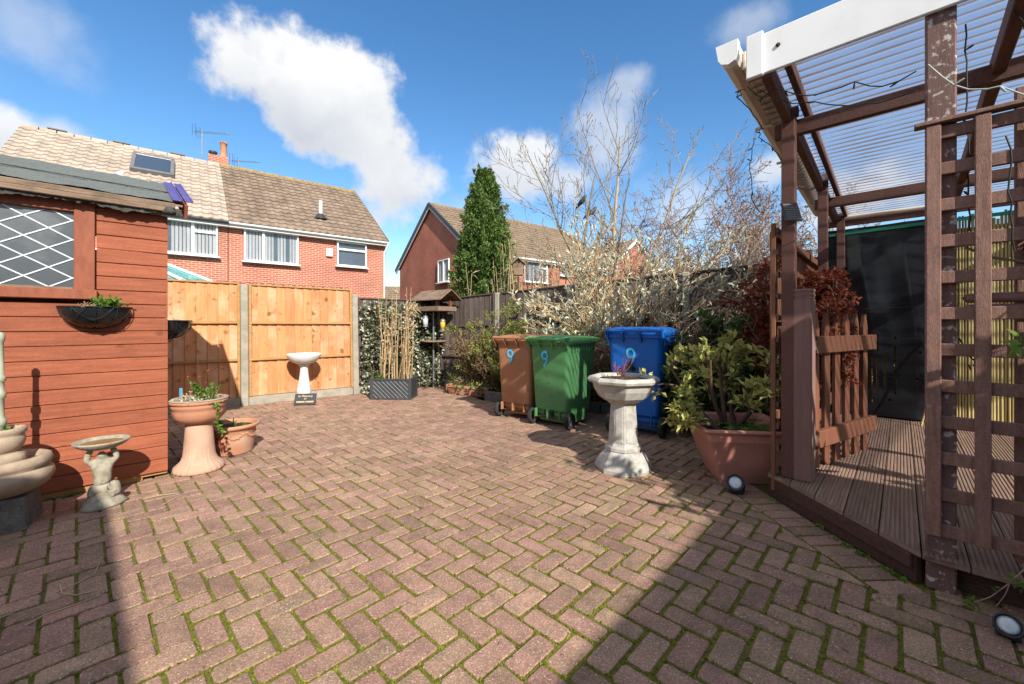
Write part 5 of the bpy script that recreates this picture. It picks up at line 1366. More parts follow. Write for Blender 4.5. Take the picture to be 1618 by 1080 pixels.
# ------------------------------------------------------------------ trellis
tl2 = thing('trellis', 'brown timber lattice trellis panel at the front right of the deck', 'trellis', DB, VA)
for i, x in enumerate((.032, .178, .324, .47, .616, .762, .908, 1.054, 1.2, 1.346, 1.49)):
    MB().box((x, -.012 if i else -.011, (2.09 + .26) / 2), (.047, .020, 1.83), .003).build('slat', M['trellis'], tl2)
for k in range(12):
    z = .285 + .161 * k
    MB().box((.838, .0105, z), (1.64, .022, .055), .003).build('slat', M['trellis'], tl2)
MB().box((.82, .0, 2.104), (1.70, .055, .018), .003).build('top_rail', M['trellis'], tl2)
for x in (.99,): MB().box((x, .075, 1.2), (.09, .09, 2.3), .005).build('post', M['trellis'], tl2)
MB().box((.30, .095, 1.2), (.045, .045, 2.0), .004).build('rear_slat', M['trellis'], tl2)
tp = thing('folded_tubes', 'pair of brown rounded tubes lying level behind the trellis', 'tubes', DB, VA)
for k, z in enumerate((1.268, 1.318)):
    MB().lathe([(0, 0), (.012, .004), (.02, .014), (.022, .03), (.022, 1.1)], 12).build('tube', M['tube_brown'], tp).matrix_local = Matrix.Translation((.125, .07, z)) @ Matrix.Rotation(R(90), 4, 'Y')
hk = thing('hook', 'small black hook hanging on the trellis above the reed screen', 'hook', DB, VA)
MB().tube([(.115, .06, 1.14), (.135, .06, 1.09), (.150, .06, 1.055), (.163, .06, 1.04), (.158, .06, 1.02), (.143, .06, 1.025), (.150, .06, 1.0)], .0035, 6).build('wire', M['wire'], hk)
dc = thing('hanging_decoration', 'bunch of pine cones, twigs and orange dried flowers hanging behind the trellis', 'decoration', DB + V_ * .36 + U * .09 + Vector((0, 0, 1.52)))
tuft(dc, (0, 0, 0), 90, (.035, .03, .03), .03, M['leaf_red'], 'dried_flower'); tuft(dc, (.0, .0, -.05), 40, (.03, .03, .012), .05, M['leaf_spruce'], 'needle', wid=.08)
for a_, b_, c_ in ((.05, -.02, .03), (.13, -.07, .06)):
    cn = MB(); cn.lathe([(0, 0), (.018, .01), (.026, .03), (.024, .055), (.012, .075), (0, .08)], 16, (a_, b_, c_), fn=lambda r, z, a: r * (1 + .18 * math.sin(8 * a + z * 260))); cn.build('pine_cone', M['bark_dark'], dc)
MB().tube([(-.20, .12, .02), (-.13, .08, -.03), (-.05, .02, -.06), (.02, 0, -.06), (.10, -.05, -.02)], .006, 6).build('twig', M['bark'], dc)

# ------------------------------------------------------------------ string lights
def wire_run(name, label, pts, m, nodes=True, sag=.04, seed=0, r=.0032):
    t = thing(name, label, 'string lights'); rn = random.Random(seed); path = []
    for a, b in zip(pts, pts[1:]):
        a = Vector(a); b = Vector(b); n = max(4, int((b - a).length / .05))
        for i in range(n):
            f = i / n; p = a.lerp(b, f); p.z -= sag * 4 * f * (1 - f); path.append(p + Vector((rn.uniform(-.006, .006), rn.uniform(-.006, .006), rn.uniform(-.006, .006))))
    path.append(Vector(pts[-1])); w = MB(); w.tube(path, r, 5); w.build('wire', m, t)
    if nodes:
        for i in range(2, len(path) - 1, 3):
            d = Vector((rn.uniform(-1, 1), rn.uniform(-1, 1), rn.uniform(-1, .6))).normalized() * .035
            MB().tube([path[i], path[i] + d * .6, path[i] + d], [.003, .005, .003], 5).build('bulb', m, t)
pw = lambda x, y, z: DA + U * x - V_ * y + Vector((0, 0, z))
wire_run('string_lights', 'dark string of lights looped from the fascia corner to the flaking post', [pw(-.62, .0, 2.60), pw(-.60, -.12, 2.55), pw(-.665, -.48, 2.42), pw(-.70, -.70, 2.36)], M['wire'], seed=1, sag=.05)
wire_run('string_lights', 'second strand of lights slung just below from corner to flaking post', [pw(-.60, -.05, 2.58), pw(-.50, -.3, 2.45), pw(-.70, -.70, 2.27)], M['wire'], seed=2, sag=.04)
wire_run('string_lights', 'pale and dark twisted wires hanging from the flaking post to the right', [pw(-.71, -.74, 2.37), pw(-.72, -.95, 2.18), pw(-.73, -1.3, 2.02), pw(-.73, -1.7, 2.05)], M['wire_pale'], seed=3, sag=.05)
wire_run('string_lights', 'tangled dark lights wound along the eave beside the gutter', [pw(-.6, .03, 2.60), pw(-.35, .14, 2.70), pw(-.1, .05, 2.56), pw(.3, .15, 2.66), pw(.7, .06, 2.56), pw(1.2, .14, 2.62), pw(1.6, .06, 2.54)], M['wire'], seed=4, sag=-.02)
wire_run('string_lights', 'dark strand hanging straight down the outer side of the pergola', [pw(.45, .22, 2.72), pw(.25, .2, 2.45), pw(.10, .15, 2.12), pw(.02, .06, 2.0)], M['wire'], seed=5, sag=.02)
wire_run('string_lights', 'dark strand hanging down behind the flaking post', [pw(-.6, -.86, 2.55), pw(-.6, -.86, 2.2), pw(-.59, -.87, 1.9), pw(-.6, -.87, 1.62)], M['wire'], seed=6, sag=.0)
wire_run('string_lights', 'dark strand draped over the purlin at the top right', [pw(-.5, -1.0, 2.70), pw(-.45, -1.05, 2.52), pw(-.3, -1.2, 2.50), pw(-.2, -1.5, 2.42), pw(.2, -1.9, 2.56)], M['wire'], seed=7, sag=.03)
wire_run('string_lights', 'dark wire twisting down the second trellis slat', [DB + V_ * .245 - U * .026 + Vector((0, 0, 1.98)), DB + V_ * .25 - U * .026 + Vector((0, 0, 1.75)), DB + V_ * .262 - U * .026 + Vector((0, 0, 1.5))], M['wire'], False, seed=8, sag=0)
wire_run('string_lights', 'dark strand hanging in front of the reed screen at the right', [DB + V_ * .35 + U * .1 + Vector((0, 0, 1.95)), DB + V_ * .36 + U * .1 + Vector((0, 0, 1.75)), DB + V_ * .35 + U * .12 + Vector((0, 0, 1.48))], M['wire'], seed=9, sag=0)
# ------------------------------------------------------------------ neighbouring houses
def tiled(parent, x0, x1, y0, z0, y1, z1, m, tile=.3, row=.36, amp=.032, lip=.05, name='roof_tiles'):
    sl = math.hypot(y1 - y0, z1 - z0); nr = max(2, int(round(abs(sl) / row))); nt_ = max(1, int(round((x1 - x0) / tile))); sub = 6
    ux, uz = (y1 - y0) / sl, (z1 - z0) / sl; sgn = 1 if y1 > y0 else -1
    ny_, nz_ = -uz * sgn, abs(ux)
    xs = np.linspace(x0, x1, nt_ * sub + 1); ph = (np.arange(nt_ * sub + 1) % sub) / sub
    wave = amp * np.where(ph < .5, np.sin(ph * 2 * np.pi), -.25 * np.sin((ph - .5) * 2 * np.pi))
    V = []; F = []; T = []; off = 0; k = len(xs)
    for r in range(nr):
        a, b = sl * r / nr, sl * (r + 1.12) / nr
        if r == nr - 1: b = sl
        jx = RNG.normal(0, .004, k)
        for d, o in ((a, -.004), (a, lip), (b, .004)):
            h = o + (wave if o > -.003 else wave * .9)
            V.append(np.stack([xs, y0 + ux * d + ny_ * h, z0 + uz * d + nz_ * h], 1))
        tt = np.repeat(RNG.random(nt_), sub)
        for q in (0, 1):
            i = np.arange(k - 1) + off + q * k
            F.append(np.stack([i, i + 1, i + k + 1, i + k], 1) if sgn > 0 else np.stack([i + k, i + k + 1, i + 1, i], 1)); T.append(tt)
        off += 3 * k
    o = link(name, np_mesh(name, np.concatenate(V), np.concatenate(F), np.concatenate(T)), m, parent); o['kind'] = 'stuff'
    return o
class Facade:
    """the vertical plane y = y0 (or x = x0) of a house frame, addressed by photo pixels"""
    def __init__(s, org, ang, off=0.0, axis='y'):
        s.o = Vector(org); s.x = Vector((math.cos(ang), math.sin(ang), 0)); s.y = Vector((-math.sin(ang), math.cos(ang), 0)); s.off = off; s.axis = axis
    def at(s, px, py):
        d = pix_dir(px, py); c = Vector((0, 0, CAM_H)); n = s.y if s.axis == 'y' else s.x
        k = ((s.o + n * s.off - c).dot(n)) / d.dot(n); p = c + d * k - s.o
        return (p.dot(s.x), p.dot(s.y), p.z)
def house_window(parent, x0, x1, z0, z1, y, mull=(), trans=(), blinds=True, axis='y', fw=.06):
    """frame, sill, panes and blinds in the plane y (front faces -y); axis 'x' puts it in the plane x (front faces -x)"""
    def mp(b):
        if axis == 'x': b.v = [(v[1] - y + y, v[0], v[2]) if False else (v[1], -v[0], v[2]) for v in b.v]
        return b
    if axis == 'x': x0, x1 = -x1, -x0
    f = MB()
    for xx in (x0 + fw / 2, x1 - fw / 2): f.box((xx, y - .01, (z0 + z1) / 2), (fw, .07, z1 - z0), .004)
    for zz in (z0 + fw / 2, z1 - fw / 2): f.box(((x0 + x1) / 2, y - .01, zz), (x1 - x0 - 2 * fw + .002, .068, fw), .004)
    for mx, za, zb in mull: f.box((x0 + (x1 - x0) * mx, y - .01, z0 + (z1 - z0) * (za + zb) / 2), (fw * 1.5, .066, (z1 - z0) * (zb - za) - fw), .004)
    for tz, xa, xb in trans: f.box((x0 + (x1 - x0) * (xa + xb) / 2, y - .011, z0 + (z1 - z0) * tz), ((x1 - x0) * (xb - xa) - fw, .064, fw * 1.4), .004)
    w = mp(f).build('window', M['white'], parent)
    mp(MB().box(((x0 + x1) / 2, y - .06, z0 - .03), (x1 - x0 + .14, .16, .05), .006)).build('sill', M['white'], w)
    mp(MB().box(((x0 + x1) / 2, y + .004, (z0 + z1) / 2), (x1 - x0 - fw, .008, z1 - z0 - fw), .001)).build('pane', M['win_glass'], w)
    mp(MB().box(((x0 + x1) / 2, y + .055, (z0 + z1) / 2), (x1 - x0 - .02, .008, z1 - z0 - .02), .001)).build('dark_interior', M['house_pane'], w)
    if blinds:
        k = x0 + fw
        while k < x1 - fw - .05:
            if random.random() < .9:
                mp(MB().box((k + .045, y + .032, (z0 + z1) / 2), (.085, .004, z1 - z0 - .1), .001, Matrix.Rotation(R(random.choice((12, 20, 28))), 3, 'Z'))).build('blind_slat', M['blind'], w)
            k += .105
    return w
M['win_glass'] = glass('window_glass', (.05, .06, .07), .03, .82, .9)

# --- pair of semi-detached houses behind the orange fence
AA = math.atan2(.625, .78); HA = Vector((-5.64, 18.7, 0)); LN = 11.85; PARTY = -5.98
Hx, Hz, RY, RZ = .28, 4.98, 4.6, 8.38
fA = Facade(HA, AA, Hx)
def semi(name, label, xa, xb, tile_m, ridge_m):
    h = thing(name, label, 'house', HA, AA)
    w = MB(); w.box(((xa + xb) / 2, (Hx + RY * 2 - Hx) / 2 + 0, 2.47), (xb - xa - .012, RY * 2 - 2 * Hx, 4.95), .004)
    # gable tops
    for x in (xa + .02, xb - .02): w.add([(x, Hx, 4.94), (x, 2 * RY - Hx, 4.94), (x, RY, RZ - .15)], [(0, 1, 2)])
    w.build('wall', M['brick_house'], h)
    rf_ = MB(); rf_.add([(xa, 0, Hz), (xb, 0, Hz), (xb, RY, RZ - .02), (xa, RY, RZ - .02), (xb, 2 * RY, Hz), (xa, 2 * RY, Hz)], [(0, 1, 2, 3), (3, 2, 4, 5)])
    rf = rf_.build('roof', tile_m, h)
    tiled(rf, xa, xb, -.03, Hz - .02, RY, RZ + .02, tile_m)
    rd_ = MB(); n = int((xb - xa) / .42)
    for i in range(n):
        x = xa + (xb - xa) * (i + .5) / n; rd_.tube([(x - .21, RY, RZ - .02), (x + .205, RY, RZ - .02)], [.125, .13], 10, random.random())
    rd_.build('ridge_tiles', ridge_m, rf)
    return h, rf
hl, rl = semi('house', 'left half of the brick semi with pale cream roof tiles and a roof window', -LN, PARTY, M['tile_cream'], M['tile_cream'])
hr, rr_ = semi('house', 'right half of the brick semi with brown roof tiles and a mossy ridge', PARTY + .01, 0, M['tile_brown'], M['lichen'])
def fascia(h, xa, xb, mg):
    MB().box(((xa + xb) / 2, .02, Hz - .10), (xb - xa, .03, .19), .004).build('fascia', M['white'], h)
    MB().box(((xa + xb) / 2, .14, Hz - .19), (xb - xa, .27, .016), .003).build('soffit', M['white'], h)
    g = MB(); n = 8
    pr = [(-.055 + .062 * math.cos(math.pi + math.pi * i / n), Hz - .055 + .062 * math.sin(math.pi + math.pi * i / n)) for i in range(n + 1)]
    pr = pr + [(.0, Hz - .04), (-.11, Hz - .04)]
    g.extrude_x(pr, xa, xb); g.build('gutter', mg, h)
fascia(hl, -LN, PARTY, M['black_gutter']); fascia(hr, PARTY + .01, .02, M['white'])
def win_px(h, F, pl, pr, pt, pb, **k):
    xl = F.at(pl, (pt + pb) / 2)[0]; xr = F.at(pr, (pt + pb) / 2)[0]; pm = (pl + pr) / 2
    zt = F.at(pm, pt)[2]; zb = F.at(pm, pb)[2]; return house_window(h, xl, xr, zb, zt, F.off - .075, **k)
win_px(hr, fA, 385, 471, 366.5, 415.5, mull=((.34, 0, 1),))
win_px(hr, fA, 531.5, 578, 383.5, 421.5, trans=((.68, 0, 1),), blinds=False)
win_px(hl, fA, 228, 344, 345, 401, mull=((.64, 0, 1),), trans=((.68, .64, 1),))
q = fA.at(520, 399); MB().box((q[0], Hx - .06, q[2]), (.26, .10, .34), .02).build('alarm_box', M['white'], hr)
dp = MB(); dp.tube([(-.02, -.06, Hz - .1), (-.04, -.02, Hz - .25), (-.09, Hx - .06, Hz - .48), (-.09, Hx - .06, 0)], .042, 8); dp.build('downpipe', M['white'], hr)
MB().bar((.015, -.02, Hz + .0), (.015, RY, RZ - .02), .03, .14, .004).build('verge', M['tile_brown'], hr)
q = fA.at(493, 345)                                                 # flue on the slope
fl = MB(); sy = 1.25; sx_ = -2.55; sz = Hz + sy * (RZ - Hz) / RY
fl.tube([(sx_, sy, sz - .1), (sx_, sy, sz + .75)], .075, 12); fl.build('flue', M['white'], rr_)
MB().lathe([(0, 0), (.34, 0), (.26, .08), (.10, .26), (0, .26)], 12, (sx_, sy, sz - .08)).build('flue_collar', M['black_gutter'], rr_)
# roof window of the cream roof
def on_slope(px, py):
    d = pix_dir(px, py); c = Vector((0, 0, CAM_H)); ax = Vector((math.cos(AA), math.sin(AA), 0)); ay = Vector((-math.sin(AA), math.cos(AA), 0))
    # plane z = Hz + y*(RZ-Hz)/RY
    g = (RZ - Hz) / RY; o = c - HA
    k = (Hz + g * o.dot(ay) - o.z) / (d.z - g * d.dot(ay)); p = o + d * k; return p.dot(ax), p.dot(ay)
xa, ya = on_slope(209, 268); xb, yb = on_slope(273, 264)
cxs, cys = (xa + xb) / 2, (on_slope(240, 252)[1] + on_slope(240, 276)[1]) / 2; hh = abs(on_slope(240, 252)[1] - on_slope(240, 276)[1]) / 2 / math.cos(math.atan2(RZ - Hz, RY))
sl_rot = Matrix.Rotation(math.atan2(RZ - Hz, RY), 3, 'X'); cz = Hz + cys * (RZ - Hz) / RY
def slope_box(dx_, dy_, dz_, size, ch=.01): 
    v = sl_rot @ Vector((dx_, dy_, dz_)); return MB().box((cxs + v.x, cys + v.y, cz + v.z), size, ch, sl_rot)
ww = abs(xb - xa) / 2
fr_ = MB()
for dx_, dy_, sx2, sy2 in ((-ww, 0, .12, 2 * hh), (ww, 0, .12, 2 * hh), (0, -hh, 2 * ww + .12, .12), (0, hh, 2 * ww + .12, .12)):
    v = sl_rot @ Vector((dx_, dy_, .11)); fr_.box((cxs + v.x, cys + v.y, cz + v.z), (sx2, sy2, .16), .01, sl_rot)
rw = fr_.build('roof_window', M['grey_frame'], rl); slope_box(0, -.02, .15, (2 * ww - .08, 2 * hh - .1, .02)).build('pane', M['dark_pane'], rw)
slope_box(0, hh - .11, .175, (2 * ww - .1, .07, .02)).build('blind_box', M['aluminium'], rw)
for k in range(3):
    x = -LN + .9 + k * 1.75; MB().box((x, RY - .02, RZ + .13), (.5, .16, .05), .01).build('ridge_vent', M['grey_frame'], rl)
q = on_slope(190, 277); v = Vector((q[0], q[1], Hz + q[1] * (RZ - Hz) / RY)); MB().box((v.x, v.y, v.z + .06), (.16, .20, .10), .01, sl_rot).build('vent_tile', M['white'], rl)
# chimney and aerials at the party line
ch = MB(); ch.box((PARTY - .02, RY + .55, RZ + .0), (.75, .5, 1.1), .01); chm = ch.build('chimney', M['brick_house'], hl)
MB().lathe([(.14, 0), (.155, .05), (.14, .12), (.13, .65), (.155, .68), (.15, .74), (.115, .74), (.11, .5)], 16, (PARTY + .18, RY + .5, RZ + .52)).build('chimney_pot', M['terracotta'], chm)
MB().lathe([(.12, 0), (.12, .12), (.17, .16), (.17, .24), (.05, .26), (0, .26)], 14, (PARTY - .22, RY + .5, RZ + .5)).build('chimney_cowl', M['black_gutter'], chm)
def aerial(x, y, z, h, ln_, n, a, label):
    t = thing('tv_aerial', label, 'aerial', HA + Vector((math.cos(AA), math.sin(AA), 0)) * x + Vector((-math.sin(AA), math.cos(AA), 0)) * y + Vector((0, 0, z)), a)
    MB().tube([(0, 0, 0), (0, 0, h)], .022, 6).build('mast', M['aluminium'], t); MB().tube([(-.35, 0, h - .06), (ln_, 0, h - .10)], .014, 5).build('boom', M['aluminium'], t)
    e = MB()
    for k in range(n):
        xx = -.2 + k * (ln_ + .1) / n; e.tube([(xx, -.13, h - .07), (xx, .13, h - .07)], .008, 4)
        if k < 2:
            e.tube([(xx - .1, -.18, h + .22), (xx - .1, -.18, h - .3)], .008, 4); e.tube([(xx - .1, .18, h + .22), (xx - .1, .18, h - .3)], .008, 4)
    e.build('element', M['black_gutter'], t)
aerial(PARTY - .62, RY + .4, RZ + .3, 1.25, 1.15, 10, R(10), 'television aerial on a mast left of the chimney pot')
aerial(PARTY + .75, RY + .4, RZ - .1, .68, 1.0, 8, R(5), 'low television aerial right of the chimney pot')
# conservatory below the left windows
cv = thing('conservatory', 'teal glazed conservatory roof with white bars showing above the orange fence', 'conservatory', HA, AA)
A_ = Vector((-10.6, Hx - .02, 3.62)); B_ = Vector((-8.3, Hx - .03, 3.50)); C_ = Vector((-5.9, -1.9, 2.30)); D_ = Vector((-10.6, -2.6, 2.35))
MB().add([A_, B_, C_, D_], [(0, 3, 2, 1)]).build('roof_glass', M['conserv'], cv); MB().add([B_, (-6.2, Hx - .03, 2.3), C_], [(0, 2, 1)]).build('roof_glass', M['conserv'], cv)
for a_, b_ in ((A_, B_), (B_, C_), (D_, C_), ((A_ + B_) / 2, (D_ + C_) / 2), ((A_ * 3 + B_) / 4, (D_ * 3 + C_) / 4), (B_ * .8 + A_ * .2, C_ * .8 + D_ * .2)): MB().bar(a_ + Vector((0, 0, .03)), b_ + Vector((0, 0, .03)), .09, .07, .01).build('glazing_bar', M['white'], cv)
w = MB(); w.box((-8.3, -1.05, 1.12), (4.4, 2.5, 2.2), .01); w.build('wall', M['white'], cv)

# --- gable fronted house beyond the conifer
BA = math.atan2(.628, .777); HB = Vector((-2.0, 21.1, 0)); LB = 12.1; DBp = 9.6; RYb, RZb = 4.8, 8.5
hb = thing('house', 'red brick house with gable end and slate coloured verges behind the tall conifer', 'house', HB, BA)
w = MB(); w.box((LB / 2, DBp / 2, 2.47), (LB - .3, DBp - .5, 4.95), .004)
for x in (.155, LB - .155): w.add([(x, .25, 4.93), (x, DBp - .25, 4.93), (x, RYb, RZb - .16)], [(0, 1, 2), (2, 1, 0)][:1] if x > 1 else [(2, 1, 0)])
w.build('wall', M['brick_house2'], hb)
rf_ = MB(); rf_.add([(0, 0, 5), (LB, 0, 5), (LB, RYb, RZb - .02), (0, RYb, RZb - .02), (LB, DBp, 5), (0, DBp, 5)], [(0, 1, 2, 3), (3, 2, 4, 5)]); rfb = rf_.build('roof', M['tile_dark'], hb)
tiled(rfb, 0, LB, -.03, 4.98, RYb, RZb + .02, M['tile_dark'])
MB().tube([(0, RYb, RZb), (LB, RYb, RZb)], .12, 8).build('ridge_tiles', M['tile_dark'], rfb)
for sgn, y0_ in ((1, 0), (-1, DBp)):
    MB().bar((-.04, y0_ - sgn * .10, 4.92), (-.04, RYb, RZb - .02), .03, .24, .004).build('barge_board', M['black_gutter'], hb)
    MB().bar((.02, y0_ - sgn * .06, 4.76), (.02, RYb, RZb - .20), .06, .10, .004).build('verge_trim', M['white'], hb)
MB().box((LB / 2, .02, 4.90), (LB, .03, .18), .004).build('fascia', M['white'], hb); g = MB(); g.tube([(0, -.06, 4.94), (LB, -.06, 4.94)], .06, 8); g.build('gutter', M['white'], hb)
fB = Facade(HB, BA, .25); fG = Facade(HB, BA, .15, 'x')
q0 = fG.at(694, 428); q1 = fG.at(711.5, 428); zt = fG.at(702, 410)[2]; zb = fG.at(702, 446)[2]
house_window(hb, min(q0[1], q1[1]), max(q0[1], q1[1]), zb, zt, .08, mull=((.5, 0, 1),), axis='x', blinds=True, fw=.07)
win_px(hb, fB, 827, 863, 411, 446, mull=((.66, 0, 1),), trans=((.66, .66, 1),))
win_px(hb, fB, 884, 898, 418, 436)
vt = MB(); vt.tube([(2.95, 1.9, 6.35), (2.95, 1.9, 6.95)], .07, 8); vt.build('vent_pipe', M['grey_frame'], rfb)
# --- further roofs
hc = thing('house', 'brick gable with white verge glimpsed behind the silver shrub', 'house', (9.0, 30.0, 0), R(36))
w = MB(); w.box((0, 4, 2.4), (6.4, 8, 4.8), .01); w.add([(-3.2, .0, 4.79), (3.2, .0, 4.79), (0, .0, 7.3)], [(0, 1, 2)]); w.build('wall', M['brick_house2'], hc)
rf_ = MB(); rf_.add([(-3.45, -.2, 4.65), (0, -.2, 7.45), (0, 8.2, 7.45), (-3.45, 8.2, 4.65), (3.45, -.2, 4.65), (3.45, 8.2, 4.65)], [(0, 1, 2, 3), (1, 4, 5, 2)]); rf_.build('roof', M['tile_dark'], hc)
for sgn in (-1, 1): MB().bar((sgn * 3.45, -.18, 4.6), (0, -.18, 7.38), .05, .2, .01).build('barge_board', M['white'], hc)
hd = thing('house', 'low grey brown roof in the gap between the two brick houses', 'house', (-11.4, 40, 0), R(4))
w = MB(); w.box((0, 3, 1.3), (9, 6, 2.6), .01); w.build('wall', M['brick_house2'], hd)
rf_ = MB(); rf_.add([(-4.8, -.3, 2.6), (4.8, -.3, 2.6), (4.8, 3, 5.2), (-4.8, 3, 5.2), (4.8, 6.3, 2.6), (-4.8, 6.3, 2.6)], [(0, 1, 2, 3), (3, 2, 4, 5)]); r0_ = rf_.build('roof', M['tile_dark'], hd)
tiled(r0_, -4.8, 4.8, -.32, 2.6, 3, 5.22, M['tile_dark'])
# ------------------------------------------------------------------ trees beyond the fence
def conifer():
    t = thing('conifer', 'tall dense green columnar conifer behind the dark fence', 'tree', (-.80, 12.0, 0))
    MB().tube([(0, 0, 0), (.02, 0, 2.5), (0, .02, 5.2)], [.14, .09, .02], 8).build('trunk', M['bark_dark'], t)
    nc = 620; zc = RNG.uniform(.18, 1, nc) ** .85 * 5.55; f = zc / 5.75
    rad = .88 * np.where(f < .34, .88 + .12 * f / .34, np.maximum(0, 1 - ((f - .34) / .66) ** 1.75)) + .02
    ac = RNG.uniform(0, 2 * np.pi, nc); rc = rad * RNG.uniform(.62, 1.03, nc) * (1 + .08 * np.sin(3 * ac + 2 * zc)); per = 62
    C = np.stack([rc * np.cos(ac), rc * np.sin(ac), zc], 1); O = np.stack([np.cos(ac) * .7, np.sin(ac) * .7, RNG.uniform(.7, 1.5, nc)], 1); O = unit(O)
    l = RNG.random((nc, per)) ; w = .085 * (1.15 - l)[..., None] * RNG.normal(0, 1, (nc, per, 3))
    P = (C[:, None] + O[:, None] * (l * RNG.uniform(.22, .40, nc)[:, None] - .12)[..., None] + w).reshape(-1, 3)
    D = (O[:, None] + .5 * RNG.normal(0, 1, (nc, per, 3))).reshape(-1, 3)
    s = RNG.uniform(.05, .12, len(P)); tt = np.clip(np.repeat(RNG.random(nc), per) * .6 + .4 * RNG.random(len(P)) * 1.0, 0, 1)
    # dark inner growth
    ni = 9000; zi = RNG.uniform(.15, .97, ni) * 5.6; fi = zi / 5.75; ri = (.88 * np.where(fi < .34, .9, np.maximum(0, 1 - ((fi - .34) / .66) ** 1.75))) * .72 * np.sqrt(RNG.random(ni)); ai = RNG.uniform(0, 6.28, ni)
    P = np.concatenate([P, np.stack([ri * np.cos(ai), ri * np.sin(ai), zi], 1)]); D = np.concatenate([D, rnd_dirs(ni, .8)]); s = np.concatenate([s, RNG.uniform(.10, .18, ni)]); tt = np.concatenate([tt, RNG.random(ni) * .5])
    # ragged leading shoots
    for k in range(9):
        m_ = 500; x0, y0 = RNG.normal(0, .085, 2); zz = RNG.uniform(4.8, 5.45, 1)[0]
        h = RNG.uniform(0, 1, m_); rr2 = .11 * (1 - h) + .01; aa = RNG.uniform(0, 6.28, m_)
        P = np.concatenate([P, np.stack([x0 + rr2 * np.cos(aa), y0 + rr2 * np.sin(aa), zz - .35 + .62 * h], 1)]); D = np.concatenate([D, np.stack([np.cos(aa), np.sin(aa), np.full(m_, 1.5)], 1)])
        s = np.concatenate([s, RNG.uniform(.05, .10, m_)]); tt = np.concatenate([tt, RNG.random(m_)])
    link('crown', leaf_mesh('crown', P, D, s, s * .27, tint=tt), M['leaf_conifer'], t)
conifer()
def bare(name, label, base, stems, P, m, r0, n=4, buds=None, budlen=.05):
    t = thing(name, label, 'tree', base); br = []; tips = []
    for off, d, L_, rr in stems: grow(br, off, d, L_, rr, 0, P, tips)
    big = [b for b in br if b[1][0] > r0 * .45]; small = [b for b in br if b[1][0] <= r0 * .45]
    link('trunk', branch_mesh('trunk', big, 7), m, t); 
    if small: link('crown', branch_mesh('crown', small, n), m, t)
    if buds:
        Pn = []; Dn = []
        for tp, td, pts in tips:
            for q in range(3): i = RNG.integers(0, len(pts)); Pn.append(pts[i]); Dn.append(td + RNG.normal(0, .5, 3))
        s = RNG.uniform(.5, 1.2, len(Pn)) * budlen; link('buds', leaf_mesh('buds', np.array(Pn), np.array(Dn), s, s * .3), buds, t)
    return t
PA = dict(seg=[14, 9, 6, 4], wob=[.028, .07, .10, .13], up=[.02, .085, .11, .06], tap=[.22, .3, .4, .5], n=[11, 6, 3], start=[.24, .12, .2], ang=[.82, .62, .7], len=[.50, .46, .42], rad=[.5, .55, .62], rmin=.0046)
bare('ash_tree', 'pale bare tree with two upright trunks rising above the dark fence', (2.02, 8.8, 0), [((0, 0, 0), (.01, 0, 1), 5.5, .078), ((-.45, .1, 0), (-.03, .02, 1), 4.3, .066), ((.15, .1, .6), (.40, .1, 1), 4.7, .06), ((-.1, -.1, 1.2), (-.36, 0, 1), 3.9, .04)], PA, M['bark'], .05, 4, M['bark_dark'], .028)
PR = dict(seg=[8, 7, 6, 5], wob=[.09, .12, .16, .2], up=[.02, .03, .035, .02], tap=[.35, .35, .4, .4], n=[9, 9, 6], start=[.2, .15, .15], ang=[.8, .8, .85], len=[.6, .55, .5], rad=[.5, .5, .55], rmin=.005)
bare('bare_tree', 'tangled reddish bare twiggy tree to the right of the pale tree', (3.9, 8.2, 0), [((0, 0, 0), (-.1, 0, 1), 3.0, .06), ((.35, .1, 0), (.35, 0, 1), 3.2, .055), ((-.6, .1, 0), (-.35, 0, 1), 2.7, .05), ((.9, .2, 0), (.6, .1, 1), 3.1, .05), ((-1.2, .2, 0), (-.1, .1, 1), 2.6, .04), ((1.5, .3, 0), (.5, .1, 1), 3.0, .045)], PR, M['bark_red'], .04, 3, M['dry_brown'], .045)
bare('bare_tree', 'loose bare tree behind the pergola with long arching twigs', (5.6, 8.6, 0), [((0, 0, 0), (-.1, 0, 1), 4.0, .05), ((-.5, .1, 0), (-.35, 0, 1), 3.9, .045), ((.4, .1, 0), (.35, 0, 1), 3.8, .045), ((-1.2, .1, 0), (.05, 0, 1), 3.2, .04)], PR, M['bark_red'], .04, 3, M['dry_brown'], .04)

def bird(loc, a, label):
    t = thing('bird', label, 'bird', loc, a, 'birds in the bare tree')
    v = [(0, .10, .02), (0, .05, .05), (0, 0, .08), (0, -.05, .13), (0, -.07, .17), (0, -.10, .168), (0, .20, -.06)]
    skin_fig('body', v, [(0, 1), (1, 2), (2, 3), (3, 4), (4, 5), (0, 6)], [.04, .055, .058, .04, .03, .006, .012], t, M['bird'])
def px_at(px, py, Y): return Vector(((px - CX) / FPX * Y, Y, CAM_H + (HZ - py) / FPX * Y))
bird(px_at(921, 322, 8.7), R(40), 'dark bird perched upper left in the pale bare tree')
bird(px_at(936, 340, 8.7), R(70), 'dark bird perched just below the other in the pale bare tree')

